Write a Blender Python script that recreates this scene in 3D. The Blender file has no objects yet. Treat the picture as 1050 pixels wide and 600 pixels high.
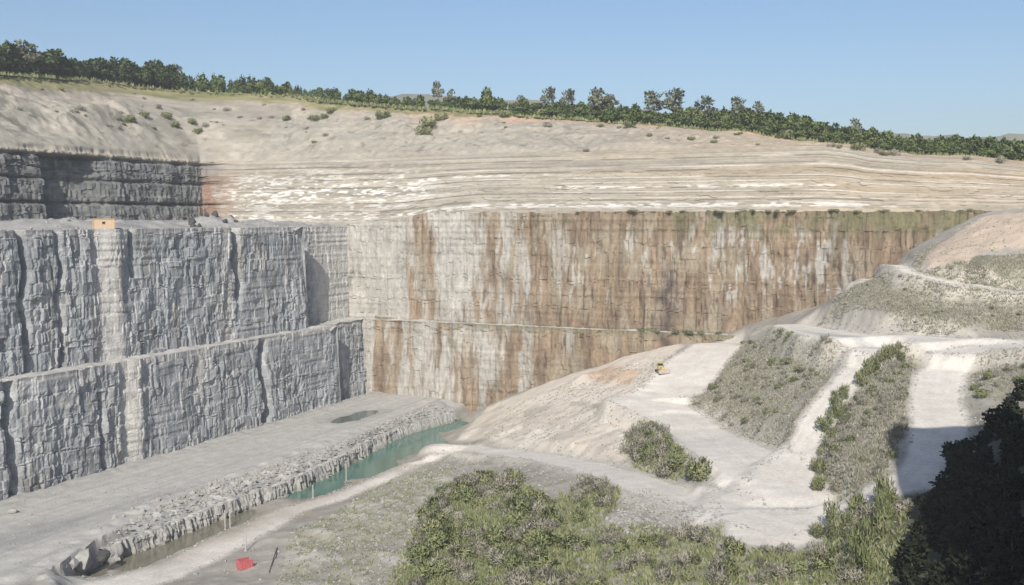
import bpy, math, random
import numpy as np
from mathutils import Vector

# ------------------------------------------------------------------ camera, sky, sun
sc = bpy.context.scene
col = sc.collection
FPX, PITCH, CAMZ = 1076.0, math.atan(75 / 1076.0), 60.0
cam = bpy.data.objects.new('camera', bpy.data.cameras.new('camera'))
col.objects.link(cam)
cam.location = (0, 0, CAMZ)
cam.rotation_euler = (math.pi / 2 - PITCH, 0, 0)
cam.data.sensor_width = 36
cam.data.lens = 36 * FPX / 1050
cam.data.clip_start, cam.data.clip_end = 0.5, 20000
sc.camera = cam

SUN_EL = math.radians(34)
SUN_H = np.array([-0.14, -0.99]); SUN_H /= np.linalg.norm(SUN_H)      # towards the sun, on the ground
w = bpy.data.worlds.new('World'); sc.world = w; w.use_nodes = True
wn = w.node_tree.nodes; wl = w.node_tree.links
bg = wn['Background']
sky = wn.new('ShaderNodeTexSky'); sky.sky_type = 'NISHITA'; sky.sun_disc = False
sky.sun_elevation = SUN_EL
sky.sun_rotation = math.atan2(SUN_H[0], SUN_H[1])
sky.altitude = 200; sky.air_density = 1.0; sky.dust_density = 2.0; sky.ozone_density = 3.5
wl.new(sky.outputs[0], bg.inputs[0]); bg.inputs[1].default_value = 0.106
sun = bpy.data.objects.new('sun', bpy.data.lights.new('sun', 'SUN')); col.objects.link(sun)
sun.data.energy = 4.6; sun.data.angle = math.radians(0.5); sun.data.color = (1.0, 0.93, 0.82)
sd = Vector((SUN_H[0] * math.cos(SUN_EL), SUN_H[1] * math.cos(SUN_EL), math.sin(SUN_EL)))
sun.rotation_euler = sd.to_track_quat('Z', 'Y').to_euler()
sun.location = sd * 300
vs = sc.view_settings
vs.view_transform = 'Standard'; vs.look = 'None'; vs.exposure = 0.26; vs.gamma = 1; vs.use_curve_mapping = False

rnd = random.Random(7)
rng = np.random.default_rng(11)

# ------------------------------------------------------------------ noise
def _h(ix, iy, seed):
    a = (ix.astype(np.int64) * 374761393 + iy.astype(np.int64) * 668265263 + seed * 974634777) & 0xFFFFFFFF
    a = ((a ^ (a >> 13)) * 1274126177) & 0xFFFFFFFF
    a = ((a ^ (a >> 16)) * 2246822519) & 0xFFFFFFFF
    a = a ^ (a >> 15)
    return (a & 0xFFFFFF) / float(0x1000000)

def vn(x, y, seed=0):
    x, y = np.broadcast_arrays(np.asarray(x, float), np.asarray(y, float))
    ix, iy = np.floor(x), np.floor(y)
    fx, fy = x - ix, y - iy
    fx = fx * fx * fx * (fx * (fx * 6 - 15) + 10); fy = fy * fy * fy * (fy * (fy * 6 - 15) + 10)
    a, b = _h(ix, iy, seed), _h(ix + 1, iy, seed)
    c, d = _h(ix, iy + 1, seed), _h(ix + 1, iy + 1, seed)
    return (a + (b - a) * fx) * (1 - fy) + (c + (d - c) * fx) * fy

def fbm(x, y, seed=0, o=4):
    s, a, t = 0, 1.0, 0
    for i in range(o):
        s = s + a * (vn(np.asarray(x) * 2 ** i + 17.3 * i, np.asarray(y) * 2 ** i - 9.1 * i, seed + i) - .5); t += a; a *= .5
    return 2 * s / t                                             # about -1..1

def cells(x, y, seed=0):                                         # nearest jittered cell: F1, F2, id, dx, dy
    x, y = np.broadcast_arrays(np.asarray(x, float), np.asarray(y, float))
    ix, iy = np.floor(x), np.floor(y)
    f1 = np.full(x.shape, 9.); f2 = np.full(x.shape, 9.); cid = np.zeros(x.shape); dx = np.zeros(x.shape); dy = np.zeros(x.shape)
    for i in (-1, 0, 1):
        for j in (-1, 0, 1):
            px = ix + i + .1 + .8 * _h(ix + i, iy + j, seed); py = iy + j + .1 + .8 * _h(ix + i, iy + j, seed + 1)
            ex, ey = x - px, y - py
            d = np.hypot(ex, ey); n = d < f1
            f2 = np.where(n, f1, np.minimum(f2, d))
            cid = np.where(n, _h(ix + i, iy + j, seed + 2), cid)
            dx = np.where(n, ex, dx); dy = np.where(n, ey, dy); f1 = np.where(n, d, f1)
    return f1, f2, cid, dx, dy

def sst(a, b, x):
    t = np.clip((np.asarray(x, float) - a) / (b - a), 0, 1); return t * t * (3 - 2 * t)

def mixc(a, b, t):
    t = np.asarray(t)[..., None]; return np.asarray(a) * (1 - t) + np.asarray(b) * t

# ------------------------------------------------------------------ photograph rays -> places
cp, sp = math.cos(PITCH), math.sin(PITCH)
def ray(u, v):
    x = (np.asarray(u, float) - 525) / FPX; q = -(np.asarray(v, float) - 300) / FPX
    return np.stack([x, cp + q * sp, -sp + q * cp], -1)
def P(u, v, z):                                                  # where the line of sight meets height z
    d = ray(u, v); t = (z - CAMZ) / d[..., 2]; return d[..., :2] * np.asarray(t)[..., None]
def depth(x, y, z): return y * cp - (z - CAMZ) * sp
def UV(x, y, z):
    dd = depth(x, y, z); return 525 + FPX * x / dd, 300 - FPX * (y * sp + (z - CAMZ) * cp) / dd
def z_at(y, v):                                                  # height seen on row v at distance y
    q = -(np.asarray(v, float) - 300) / FPX; return CAMZ + y * (-sp + q * cp) / (cp + q * sp)

# ------------------------------------------------------------------ object helpers
def new_mesh(name, verts, faces, mats=(), attrs=None, smooth=False, face_attr=None):
    me = bpy.data.meshes.new(name)
    verts = np.asarray(verts, np.float32)
    if isinstance(faces, np.ndarray):
        n, k = faces.shape
        me.vertices.add(len(verts)); me.vertices.foreach_set('co', verts.ravel())
        me.loops.add(n * k); me.loops.foreach_set('vertex_index', faces.astype(np.int32).ravel())
        me.polygons.add(n); me.polygons.foreach_set('loop_start', np.arange(0, n * k, k, dtype=np.int32))
        me.polygons.foreach_set('loop_total', np.full(n, k, np.int32))
        me.update(calc_edges=True)
    else:
        me.from_pydata([tuple(map(float, p)) for p in verts], [], faces)
    for m in mats: me.materials.append(m)
    if attrs is not None:
        a = me.color_attributes.new('albedo', 'FLOAT_COLOR', 'POINT')
        c = np.ones((len(verts), 4), np.float32); c[:, :3] = np.asarray(attrs).reshape(-1, 3)
        a.data.foreach_set('color', c.ravel())
    me.polygons.foreach_set('use_smooth', np.full(len(me.polygons), bool(smooth)))
    me.update()
    return me

def link(name, me, parent=None):
    o = bpy.data.objects.new(name, me); col.objects.link(o)
    if parent is not None: o.parent = parent
    return o
def tag(o, label, cat, group=None, kind=None):
    o['label'] = label
    if cat: o['category'] = cat
    if group: o['group'] = group
    if kind: o['kind'] = kind
    return o
def empty(name, loc, rz=0.0):
    o = bpy.data.objects.new(name, None); col.objects.link(o); o.location = loc; o.rotation_euler = (0, 0, rz); return o
def dup(root, loc, rz, s, label, group):
    r = root.copy(); col.objects.link(r); r.location = loc; r.rotation_euler = (0, 0, rz); r.scale = s
    r['label'] = label
    if group: r['group'] = group
    for ch in root.children:
        c = ch.copy(); col.objects.link(c); c.parent = r
    return r

class MB:                                                         # small mesh builder for the made things
    def __init__(s): s.v, s.f = [], []
    def box(s, x0, x1, y0, y1, z0, z1, taper=0.0, rz=0.0, piv=(0, 0)):
        b = len(s.v)
        for z, t in ((z0, 0), (z1, taper)):
            for x, y in ((x0 + t, y0 + t), (x1 - t, y0 + t), (x1 - t, y1 - t), (x0 + t, y1 - t)):
                if rz:
                    x, y = x - piv[0], y - piv[1]
                    x, y = x * math.cos(rz) - y * math.sin(rz) + piv[0], x * math.sin(rz) + y * math.cos(rz) + piv[1]
                s.v.append((x, y, z))
        s.f += [(b + 3, b + 2, b + 1, b), (b + 4, b + 5, b + 6, b + 7)] + [(b + i, b + (i + 1) % 4, b + 4 + (i + 1) % 4, b + 4 + i) for i in range(4)]
        return s
    def prism(s, pts, y0, y1):                                    # outline in x-z, thick along y
        b, n = len(s.v), len(pts)
        for y in (y0, y1): s.v += [(x, y, z) for x, z in pts]
        s.f += [tuple(range(b, b + n)), tuple(range(b + 2 * n - 1, b + n - 1, -1))]
        s.f += [(b + i, b + n + i, b + n + (i + 1) % n, b + (i + 1) % n) for i in range(n)]
        return s
    def tube(s, pts, rad, n=7, cap=True):
        pts = [Vector(p) for p in pts]; b = len(s.v)
        rad = rad if isinstance(rad, (list, tuple)) else [rad] * len(pts)
        for i, p in enumerate(pts):
            d = (pts[min(i + 1, len(pts) - 1)] - pts[max(i - 1, 0)]).normalized()
            a = d.orthogonal().normalized(); c = d.cross(a)
            for k in range(n):
                t = 2 * math.pi * k / n; s.v.append(tuple(p + (a * math.cos(t) + c * math.sin(t)) * rad[i]))
        for i in range(len(pts) - 1):
            for k in range(n): s.f.append((b + i * n + k, b + i * n + (k + 1) % n, b + (i + 1) * n + (k + 1) % n, b + (i + 1) * n + k))
        if cap: s.f += [tuple(range(b + n - 1, b - 1, -1)), tuple(range(b + (len(pts) - 1) * n, b + len(pts) * n))]
        return s
    def build(s, name, mat, parent=None, bevel=0.0):
        o = link(name, new_mesh(name, s.v, s.f, [mat]), parent)
        if bevel:
            m = o.modifiers.new('bevel', 'BEVEL'); m.width = bevel; m.segments = 2
        return o

# ------------------------------------------------------------------ materials
def nodes(name):
    m = bpy.data.materials.new(name); m.use_nodes = True
    nt = m.node_tree; b = nt.nodes['Principled BSDF']
    return m, nt, b
def noise_node(nt, scale, detail=4, rough=.55, stretch=(1, 1, 1), src='Position'):
    g = nt.nodes.new('ShaderNodeNewGeometry') if src == 'Position' else nt.nodes.new('ShaderNodeTexCoord')
    mp = nt.nodes.new('ShaderNodeMapping'); mp.inputs['Scale'].default_value = stretch
    nt.links.new(g.outputs['Position' if src == 'Position' else 'Object'], mp.inputs[0])
    n = nt.nodes.new('ShaderNodeTexNoise'); n.inputs['Scale'].default_value = scale
    n.inputs['Detail'].default_value = detail; n.inputs['Roughness'].default_value = rough
    nt.links.new(mp.outputs[0], n.inputs['Vector']); return n
def maprange(nt, sock, a, b, c, d):
    r = nt.nodes.new('ShaderNodeMapRange'); r.inputs[1].default_value = a; r.inputs[2].default_value = b
    r.inputs[3].default_value = c; r.inputs[4].default_value = d; nt.links.new(sock, r.inputs[0]); return r.outputs[0]
def mulv(nt, csock, vsock):
    m = nt.nodes.new('ShaderNodeVectorMath'); m.operation = 'SCALE'
    nt.links.new(csock, m.inputs[0]); nt.links.new(vsock, m.inputs['Scale']); return m.outputs[0]
def mul(nt, a, b):
    m = nt.nodes.new('ShaderNodeMath'); m.operation = 'MULTIPLY'; nt.links.new(a, m.inputs[0]); nt.links.new(b, m.inputs[1]); return m.outputs[0]

def albedo_mat(name, fine=2.2, amp=.28, bump=.25, bscale=1.6, stretch=(1, 1, 1), rough=.95, bdist=.4):
    m, nt, b = nodes(name)
    at = nt.nodes.new('ShaderNodeAttribute'); at.attribute_name = 'albedo'
    n1 = noise_node(nt, fine, 5, .65, stretch); n2 = noise_node(nt, fine * .18, 3, .5, stretch)
    f = mul(nt, maprange(nt, n1.outputs[0], .25, .75, 1 - amp, 1 + amp), maprange(nt, n2.outputs[0], .3, .7, 1 - amp * .5, 1 + amp * .5))
    nt.links.new(mulv(nt, at.outputs['Color'], f), b.inputs['Base Color'])
    n3 = noise_node(nt, bscale, 6, .65, stretch)
    bp = nt.nodes.new('ShaderNodeBump'); bp.inputs['Strength'].default_value = bump; bp.inputs['Distance'].default_value = bdist
    nt.links.new(n3.outputs[0], bp.inputs['Height']); nt.links.new(bp.outputs[0], b.inputs['Normal'])
    b.inputs['Roughness'].default_value = rough; b.inputs['Specular IOR Level'].default_value = .15
    return m
def plain_mat(name, c, rough=.6, metal=0., vary=.15, scale=3., bump=0.05):
    m, nt, b = nodes(name)
    rgb = nt.nodes.new('ShaderNodeRGB'); rgb.outputs[0].default_value = (*c, 1)
    n = noise_node(nt, scale, 5, .6, src='Object')
    nt.links.new(mulv(nt, rgb.outputs[0], maprange(nt, n.outputs[0], .3, .7, 1 - vary, 1 + vary)), b.inputs['Base Color'])
    b.inputs['Roughness'].default_value = rough; b.inputs['Metallic'].default_value = metal
    if bump:
        bp = nt.nodes.new('ShaderNodeBump'); bp.inputs['Strength'].default_value = bump
        nt.links.new(n.outputs[0], bp.inputs['Height']); nt.links.new(bp.outputs[0], b.inputs['Normal'])
    return m
def leaf_mat(name, c1, c2, trans=.25):
    m, nt, b = nodes(name)
    oi = nt.nodes.new('ShaderNodeObjectInfo'); at = nt.nodes.new('ShaderNodeAttribute'); at.attribute_name = 'albedo'
    mx = nt.nodes.new('ShaderNodeMix'); mx.data_type = 'RGBA'
    mx.inputs['A'].default_value = (*c1, 1); mx.inputs['B'].default_value = (*c2, 1)
    ad = nt.nodes.new('ShaderNodeMath'); ad.operation = 'MULTIPLY_ADD'; ad.inputs[1].default_value = .55; ad.use_clamp = True
    sep = nt.nodes.new('ShaderNodeSeparateColor'); nt.links.new(at.outputs['Color'], sep.inputs[0])
    nt.links.new(oi.outputs['Random'], ad.inputs[0]); nt.links.new(maprange(nt, sep.outputs[0], 0, 1, 0, .55), ad.inputs[2])
    nt.links.new(ad.outputs[0], mx.inputs['Factor'])
    nt.links.new(mulv(nt, mx.outputs['Result'], maprange(nt, sep.outputs[1], 0, 1, .7, 1.3)), b.inputs['Base Color'])
    b.inputs['Roughness'].default_value = .75; b.inputs['Specular IOR Level'].default_value = .2
    tr = nt.nodes.new('ShaderNodeBsdfTranslucent'); nt.links.new(mx.outputs['Result'], tr.inputs[0])
    ms = nt.nodes.new('ShaderNodeMixShader'); ms.inputs[0].default_value = trans
    nt.links.new(b.outputs[0], ms.inputs[1]); nt.links.new(tr.outputs[0], ms.inputs[2])
    nt.links.new(ms.outputs[0], nt.nodes['Material Output'].inputs[0])
    return m

M_CLIFF = albedo_mat('grey_limestone_face', 2.2, .30, .22, 2.6, (1, 1, .8))
M_FAR = albedo_mat('stained_limestone_face', 1.3, .24, .5, 1.2, (1, 1, .4))
M_STRATA = albedo_mat('layered_limestone', 1.2, .2, .4, 1.0, (.35, .35, 1.6))
M_GROUND = albedo_mat('dusty_ground', 1.8, .16, .35, 1.5)
M_BENCH = albedo_mat('bench_rubble', 1.4, .22, .5, 1.2)
M_ROCK = plain_mat('loose_rock', (.29, .285, .27), .95, 0, .25, 2.0, .5)
M_ROCKW = plain_mat('pale_rock', (.42, .41, .385), .95, 0, .25, 3.0, .5)
M_BARK = plain_mat('bark', (.12, .10, .08), .95, 0, .3, 6, .4)
M_TREE = leaf_mat('rim_tree_leaves', (.065, .105, .036), (.165, .205, .080))
M_TREED = leaf_mat('dense_tree_leaves', (.034, .060, .024), (.110, .145, .058))
M_TREEP = leaf_mat('pale_tree_leaves', (.180, .205, .130), (.280, .290, .205), .45)
M_SHRUB = leaf_mat('green_shrub_leaves', (.150, .195, .075), (.325, .335, .190), .3)
M_SHRUBG = leaf_mat('grey_shrub_leaves', (.275, .270, .21), (.44, .415, .345), .3)
M_SHRUBD = leaf_mat('shade_darkened_leaves', (.010, .016, .008), (.022, .028, .014), .1)  # leaf colour taken nearly to black, so deep shade is in the colour
M_YEL = plain_mat('yellow_paint', (.52, .40, .17), .5, 0, .1)
M_DARK = plain_mat('dark_rubber', (.03, .03, .03), .8)
M_STEEL = plain_mat('worn_steel', (.42, .36, .32), .6, .2, .2)
M_GLASS = plain_mat('dark_glass', (.03, .035, .04), .15)
M_RED = plain_mat('red_paint', (.44, .115, .12), .6, 0, .15)
M_TAN = plain_mat('tan_cladding', (.50, .375, .25), .7, 0, .06)
M_TRIM = plain_mat('cabin_trim', (.40, .27, .15), .7)
M_POST = plain_mat('weathered_post', (.38, .37, .36), .8)

# ------------------------------------------------------------------ the plan of the pit
A0 = P(0, 515, 0); A1 = P(350, 413, 0)
dL = (A1 - A0) / np.linalg.norm(A1 - A0)                           # along the left walls, away from the camera
nL = np.array([dL[1], -dL[0]])                                     # out of the left wall, into the pit; also along the far wall
F0 = P(450, 408, 0)
def AB(p): p = np.asarray(p, float) - A0; return p @ dL, p @ nL
def XY(a, b): return A0 + np.asarray(a, float)[..., None] * dL + np.asarray(b, float)[..., None] * nL
aF = float(AB(F0)[0])                                              # far wall: a = aF
a1 = float(AB(A1)[0])
Z1, Z2, Z2F = 25.4, 57.6, 62.3
def on_b(u, b):                                                    # a on the line b=const seen in column u
    r = (u - 525) / FPX * cp
    p0, p1 = XY(0, b), XY(1, b)
    q = p1 - p0; return float((r * p0[1] - p0[0]) / (q[0] - r * q[1]))
def on_a(u, a):
    r = (u - 525) / FPX * cp
    p0, p1 = XY(a, 0), XY(a, 1)
    q = p1 - p0; return float((r * p0[1] - p0[0]) / (q[0] - r * q[1]))
def far_z(u, v, a): 
    p = XY(a, on_a(u, a)); return float(z_at(p[1], v)), p

# ------------------------------------------------------------------ rock faces
def resample(path, res):
    pts = [np.array(path[0])]
    for p, q in zip(path[:-1], path[1:]):
        n = max(1, int(np.linalg.norm(np.subtract(q, p)) / res))
        pts += [np.array(p) + (np.array(q) - np.array(p)) * (i + 1) / n for i in range(n)]
    pts = np.array(pts); seg = np.linalg.norm(np.diff(pts, axis=0), axis=1)
    s = np.concatenate([[0], np.cumsum(seg)])
    t = np.gradient(pts, axis=0); t /= np.linalg.norm(t, axis=1)[:, None] + 1e-9
    nrm = np.stack([t[:, 1], -t[:, 0]], 1)                          # right-hand side of the walk = into the pit
    return pts, s, nrm
def grid_faces(n, m):
    i, j = np.meshgrid(np.arange(n - 1), np.arange(m - 1), indexing='ij')
    a = (i * m + j).ravel(); return np.stack([a, a + m, a + m + 1, a + 1], 1)

def blocks(S, Z, seed, w_, h_, jit=.45):                           # beds cut by upright joints: block id and place inside it
    zz = Z / h_ + .35 * vn(S / (w_ * 5), Z * 0, seed) * 2
    r = np.floor(zz + jit * (_h(np.floor(zz), zz * 0, seed + 1) - .5)); fz = zz - r - .5
    ss = S / w_ + 9 * _h(r, r * 0, seed + 2) + .5 * vn(S / (w_ * 2.2), r * 1.7, seed + 3) * 2 + .16 * (vn(Z / (h_ * .6), S / w_, seed + 4) - .5)
    c = np.floor(ss); return r, c, ss - c - .5, fz
def blasted(S, Z, seed, amp=1.0, smooth=0.0):
    r, c, fs, fz = blocks(S, Z, seed, 1.25, 2.7)
    r2, c2, gs, gz_ = blocks(S, Z, seed + 10, 3.4, 6.5)
    r3, c3, hs, hz = blocks(S, Z, seed + 20, .62, 1.1)
    d = (_h(r, c, seed + 5) - .5) * .75 + (_h(r, c, seed + 6) - .5) * fs * 1.0 + (_h(r, c, seed + 7) - .35) * fz * .5
    d = d + (_h(r2, c2, seed + 8) - .5) * .8 + (_h(r2, c2, seed + 9) - .5) * gs * 1.1
    k = (_h(r, c, seed + 11) > .45)
    d = d + ((_h(r3, c3, seed + 12) - .5) * .32 + (_h(r3, c3, seed + 13) - .5) * hs * .3) * k
    gone = sst(.15, .5, fbm(S / 5, Z / 6, seed + 14, 3))                 # places where slabs have dropped off
    bed = (vn(Z / .8, S / 40, seed + 30) - .5) * .30
    return amp * ((d - .5 * gone) * (1 - .72 * smooth) + bed * (.6 + smooth)) + 1.2 * fbm(S / 19, Z / 30, seed + 40, 3)

def rockface(name, path, z0, z1, res, dispf, colf, mat, batter=.06, back=4.0, zres=None):
    pts, s, nrm = resample(path, res)
    # even out the directions at sharp turns a little
    z0s = np.array([z0(x) if callable(z0) else z0 for x in s]); z1s = np.array([z1(x) if callable(z1) else z1 for x in s])
    nz = int(np.max(z1s - z0s) / (zres or res)) + 1
    t = np.linspace(0, 1, nz)
    S = np.repeat(s[:, None], nz, 1); Z = z0s[:, None] + (z1s - z0s)[:, None] * t[None]
    D = dispf(S, Z) - batter * (Z - z0s[:, None])
    fade = 1 - .0 * t[None]
    X = pts[:, 0:1] + nrm[:, 0:1] * D * fade; Y = pts[:, 1:2] + nrm[:, 1:2] * D * fade
    C = colf(S, Z)
    nb = 5                                                          # crumbled edge running back onto the bench
    top = D[:, -1]
    for k in range(1, nb + 1):
        q = k / nb
        off = top - back * q
        zz = Z[:, -1] + .45 * fbm(s / 1.5, q * 3 + s * 0, 77, 2) * (1 - q) - .35 * q
        X = np.concatenate([X, (pts[:, 0] + nrm[:, 0] * off)[:, None]], 1); Y = np.concatenate([Y, (pts[:, 1] + nrm[:, 1] * off)[:, None]], 1)
        Z = np.concatenate([Z, zz[:, None]], 1)
        C = np.concatenate([C, (np.array([.36, .35, .33]) * (1 + .1 * fbm(s, s * 0 + k, 5, 2))[:, None])[:, None, :]], 1)
    V = np.stack([X, Y, Z], -1).reshape(-1, 3)
    F = grid_faces(X.shape[0], X.shape[1])
    return link(name, new_mesh(name, V, F, [mat], C.reshape(-1, 3)))

def gauss(x, c, w): return np.exp(-((x - c) / w) ** 2)
def grey(S, Z, seed, pale):
    n = fbm(S / 9, Z / 12, seed, 4); r_, c_, _a, _b = blocks(S, Z, seed - 100, 1.25, 2.7); k = _h(r_, c_, seed + 5)
    c = mixc((.205, .222, .236), (.325, .340, .352), .5 + .45 * n + .8 * (k - .5))
    st = sst(.25, .6, fbm(S / 3, Z / 16, seed + 9, 3))
    c = mixc(c, (.30, .27, .23), .45 * st)
    c = mixc(c, (.40, .40, .39), .6 * sst(.3, .5, fbm(S / 4, Z / 6, seed + 19, 4)))
    c = mixc(c, (.12, .125, .13), .6 * sst(.3, .55, fbm(S / 2.5, Z / 14, seed + 29, 3)))
    return mixc(c, (.50, .485, .46), np.clip(pale, 0, 1) * .85)

# lower left wall: a block, its end face, a shallow recess up to the far wall
START = -75.0
pa = [XY(START, 0), XY(a1, 0), XY(a1, -3.8), XY(aF + 2, -3.8)]
aL = lambda u: on_b(u, 0.0) - START
c_low = aL(133); cl_low = aL(271); cl0 = aL(8)
def pale_low(S, Z): return gauss(S + .8 * fbm(Z / 5, Z * 0, 3, 2), c_low, 3.4) + .8 * gauss(S, aL(205), 2.0) * (Z > 12) + .5 * gauss(Z, 25, 1.5)
def d_low(S, Z):
    p = np.clip(pale_low(S, Z) + .85 * sst(.05, .4, fbm(S / 13, Z / 10, 131, 3)), 0, 1)
    d = blasted(S, Z, 100, .72, p) + .4 * (S - c_low) * np.exp(-((S - c_low) / 3.4) ** 4)
    wob = 1.5 * fbm(Z / 6, Z * 0, 21, 2)
    d = d - 4.6 * gauss(S - wob, cl_low + .03 * (Z - 12), 1.25) * sst(26, 22, Z) - 2.6 * gauss(S - wob, cl0, 1.2)
    d = d - 1.6 * gauss(S + wob, aL(100), .8) * (Z < 19)
    E = a1 - START
    keep = np.where(S < E, sst(E - .2, E - 3, S), sst(E + 5, E + 8, S))
    return d * (.2 + .8 * keep)
lw = rockface('lower_left_cliff', pa, -1.5, Z1, .28, d_low, lambda S, Z: grey(S, Z, 200, pale_low(S, Z)), M_CLIFF, .05)
tag(lw, 'lower grey blasted rock wall on the left above the quarry floor', 'cliff', kind='structure')

# upper left wall
bU = -6.5
aE = on_b(315, bU); aUF = aF + 5
pa = [XY(START, bU), XY(aE, bU), XY(aE, bU - 6.4), XY(aUF + 2, bU - 6.4)]
aU = lambda u: on_b(u, bU) - START
def pale_up(S, Z): return gauss(S, aU(112), 4.2) + .5 * gauss(S, aU(235), 2.5) + .5 * gauss(Z, 57, 1.2) + sst(aE - START + 16, aE - START + 26, S) * .9
def d_up(S, Z):
    p = np.clip(pale_up(S, Z) + .85 * sst(.05, .4, fbm(S / 13, Z / 10, 331, 3)), 0, 1)
    d = blasted(S, Z, 300, .72, p) + .3 * (S - aU(112)) * np.exp(-((S - aU(112)) / 4.4) ** 4); wob = 1.8 * fbm(Z / 7, Z * 0, 31, 2)
    d = d - 4.0 * gauss(S - wob, aU(246), 1.25) * sst(34, 40, Z) - 1.8 * gauss(S - wob, aU(140), .8) * (Z > 45) - 2.2 * gauss(S + wob, aU(25), .9) - 1.5 * gauss(S + wob, aU(62), .7)
    E = aE - START
    keep = np.where(S < E, sst(E - .2, E - 3, S), sst(E + 6, E + 9, S))
    return d * (.2 + .8 * keep)
uw = rockface('upper_left_cliff', pa, Z1 - 1.5, Z2, .28, d_up, lambda S, Z: grey(S, Z, 400, pale_up(S, Z)), M_CLIFF, .05)
tag(uw, 'upper grey blasted rock wall on the left between the two benches', 'cliff', kind='structure')

# far wall, lower and upper lift
def far_uv(S, Z, a, s0):
    b = S + s0; q = XY(np.full_like(b, a), b); return UV(q[..., 0], q[..., 1], Z)
def far_col(S, Z, a, s0, seed):
    U, V = far_uv(S, Z, a, s0)
    n = fbm(S / 8, Z / 9, seed, 4); r_, c_, _a, _b = blocks(S, Z, seed - 20, 1.5, 4.2); k = _h(r_, c_, seed + 5)
    c = mixc((.29, .283, .262), (.405, .392, .362), .5 + .4 * n + .4 * (k - .5))
    c = mixc(c, (.235, .22, .19), .55 * sst(470, 600, U))
    # rust runs down in streaks; the amount grows towards the right
    amount = np.interp(U, [330, 400, 415, 470, 520, 560, 700, 850, 1000], [-.75, -.55, .0, -.08, .26, .74, .74, .80, .92])
    amount = amount + .55 * fbm(S / 16, Z / 20, seed + 60, 3) * sst(430, 560, U) + np.where(Z < Z1 + .5, np.interp(U, [380, 384, 404, 410, 440, 560, 640], [.0, 1.1, .9, -.1, .1, -.1, -.02]), 0)
    wv = .5 * fbm(S / 5, Z / 7, seed + 3, 2)
    Sw = S + wv
    st = .8 * fbm(Sw / 7, Z / 45, seed + 4, 3) + .6 * fbm(Sw / 1.7, Z / 13, seed + 14, 4) + .35 * fbm(Sw / .7, Z / 5, seed + 24, 3)
    rust = sst(-.22, .34, st + amount)
    hue = .5 + .8 * fbm(Sw / 1.3, Z / 11, seed + 6, 4)
    rc = mixc((.125, .090, .062), (.275, .208, .142), hue)
    rc = mixc(rc, (.255, .225, .17), sst(-.1, .5, fbm(Sw / 4, Z / 12, seed + 16, 4)) * .75)
    c = mixc(c, rc, rust * .92)
    # leftover pale crust patches
    crust = sst(.26, .42, .8 * fbm(Sw / 3.2, Z / 11, seed + 7, 3) + .4 * fbm(Sw / .8, Z / 4, seed + 17, 3)) * sst(440, 600, U) * sst(16, 7, np.abs(Z - 46 - 5 * fbm(S / 9, Z * 0, 4, 2))) * sst(960, 820, U)
    c = mixc(c, (.37, .365, .345), crust * .8)
    # dark wet seams, thin
    dk = sst(.22, .42, fbm(Sw / .75, Z / 7, seed + 8, 3)) * sst(500, 570, U) * (.3 + .7 * sst(-.2, .3, fbm(S / 9, Z / 9, seed + 18, 2)))
    c = mixc(c, (.085, .065, .05), dk * .8)
    # dark stripe low on the right, moss along the top, damp line on the bench
    c = mixc(c, (.07, .055, .055), .8 * gauss(U + 6 * fbm(Z / 4, Z * 0, seed + 9, 2), 683, 7) * sst(48, 40, Z))
    moss = .9 * sst(-.15, .45, fbm(S / 4, Z / 5, seed + 10, 3) + np.interp(U, [560, 640, 800, 1000], [-.6, .1, .3, .45])) * sst(Z2F - 9.5, Z2F - 3, Z + 2.5 * fbm(S / 2, Z / 6, seed + 11, 2))
    c = mixc(c, (.135, .135, .075), moss * .85)
    if a < aF + 2: Z = np.maximum(Z, -1.5); c = mixc(c, (.16, .15, .10), .7 * sst(Z1 - 2.2, Z1 - .4, Z + fbm(S / 2, Z * 0, 3, 2)) * sst(400, 470, U))
    return c
def d_far(seed):
    def f(S, Z):
        r, c, fs, fz = blocks(S, Z, seed, 1.5, 4.2); r3, c3, hs, hz = blocks(S, Z, seed + 20, .8, 1.7)
        ribs = vn(S / .9, Z / 30, seed + 3) - .5 + 1.2 * (vn(S / 2.6, Z / 40, seed + 4) - .5)
        slab = sst(-.1, .35, fbm(S / 6, Z / 9, seed + 41, 4))
        return (_h(r, c, seed + 5) - .5) * .42 + (_h(r, c, seed + 6) - .5) * fs * .8 + (_h(r3, c3, seed + 7) - .5) * .2 + ribs * .5 - .45 * slab + 1.2 * fbm(S / 16, Z / 30, seed + 40, 3) + (vn(Z / 1.0, S / 50, seed + 30) - .5) * .3
    return f
bEnd = on_a(1120, aF)
fl = rockface('lower_far_cliff', [XY(aF, -6), XY(aF, bEnd)], -8.0, Z1, .36, d_far(500), lambda S, Z: far_col(S, Z, aF, -6, 520), M_FAR, .03)
tag(fl, 'lower lift of the pale and rust streaked far rock wall', 'cliff', kind='structure')
b0 = bU - 9
zf = lambda s: .7 * float(fbm(np.array([s / 5.]), np.array([.7]), 781, 4)[0]) + float(np.interp(s + b0, [bU - 7, on_a(400, aUF), on_a(440, aUF)], [58.4, 59.6, Z2F]))
crackS = on_a(355, aUF) - b0
def d_farup(S, Z):
    d = d_far(600)(S, Z)
    zc = 33 + np.clip(S - crackS + 2.2, 0, 4.5) * 2.2                 # open slanting crack near the corner
    return d - 1.6 * gauss(S - .35 * (Z - 36), crackS, .8) * sst(27.5, 29, Z) * sst(43, 40, Z)
fu = rockface('upper_far_cliff', [XY(aUF, b0), XY(aUF, bEnd)], Z1 - 1.5, zf, .36, d_farup, lambda S, Z: far_col(S, Z, aUF, b0, 620), M_FAR, .03)
tag(fu, 'upper lift of the far rock wall streaked with rust brown stains', 'cliff', kind='structure')

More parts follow.
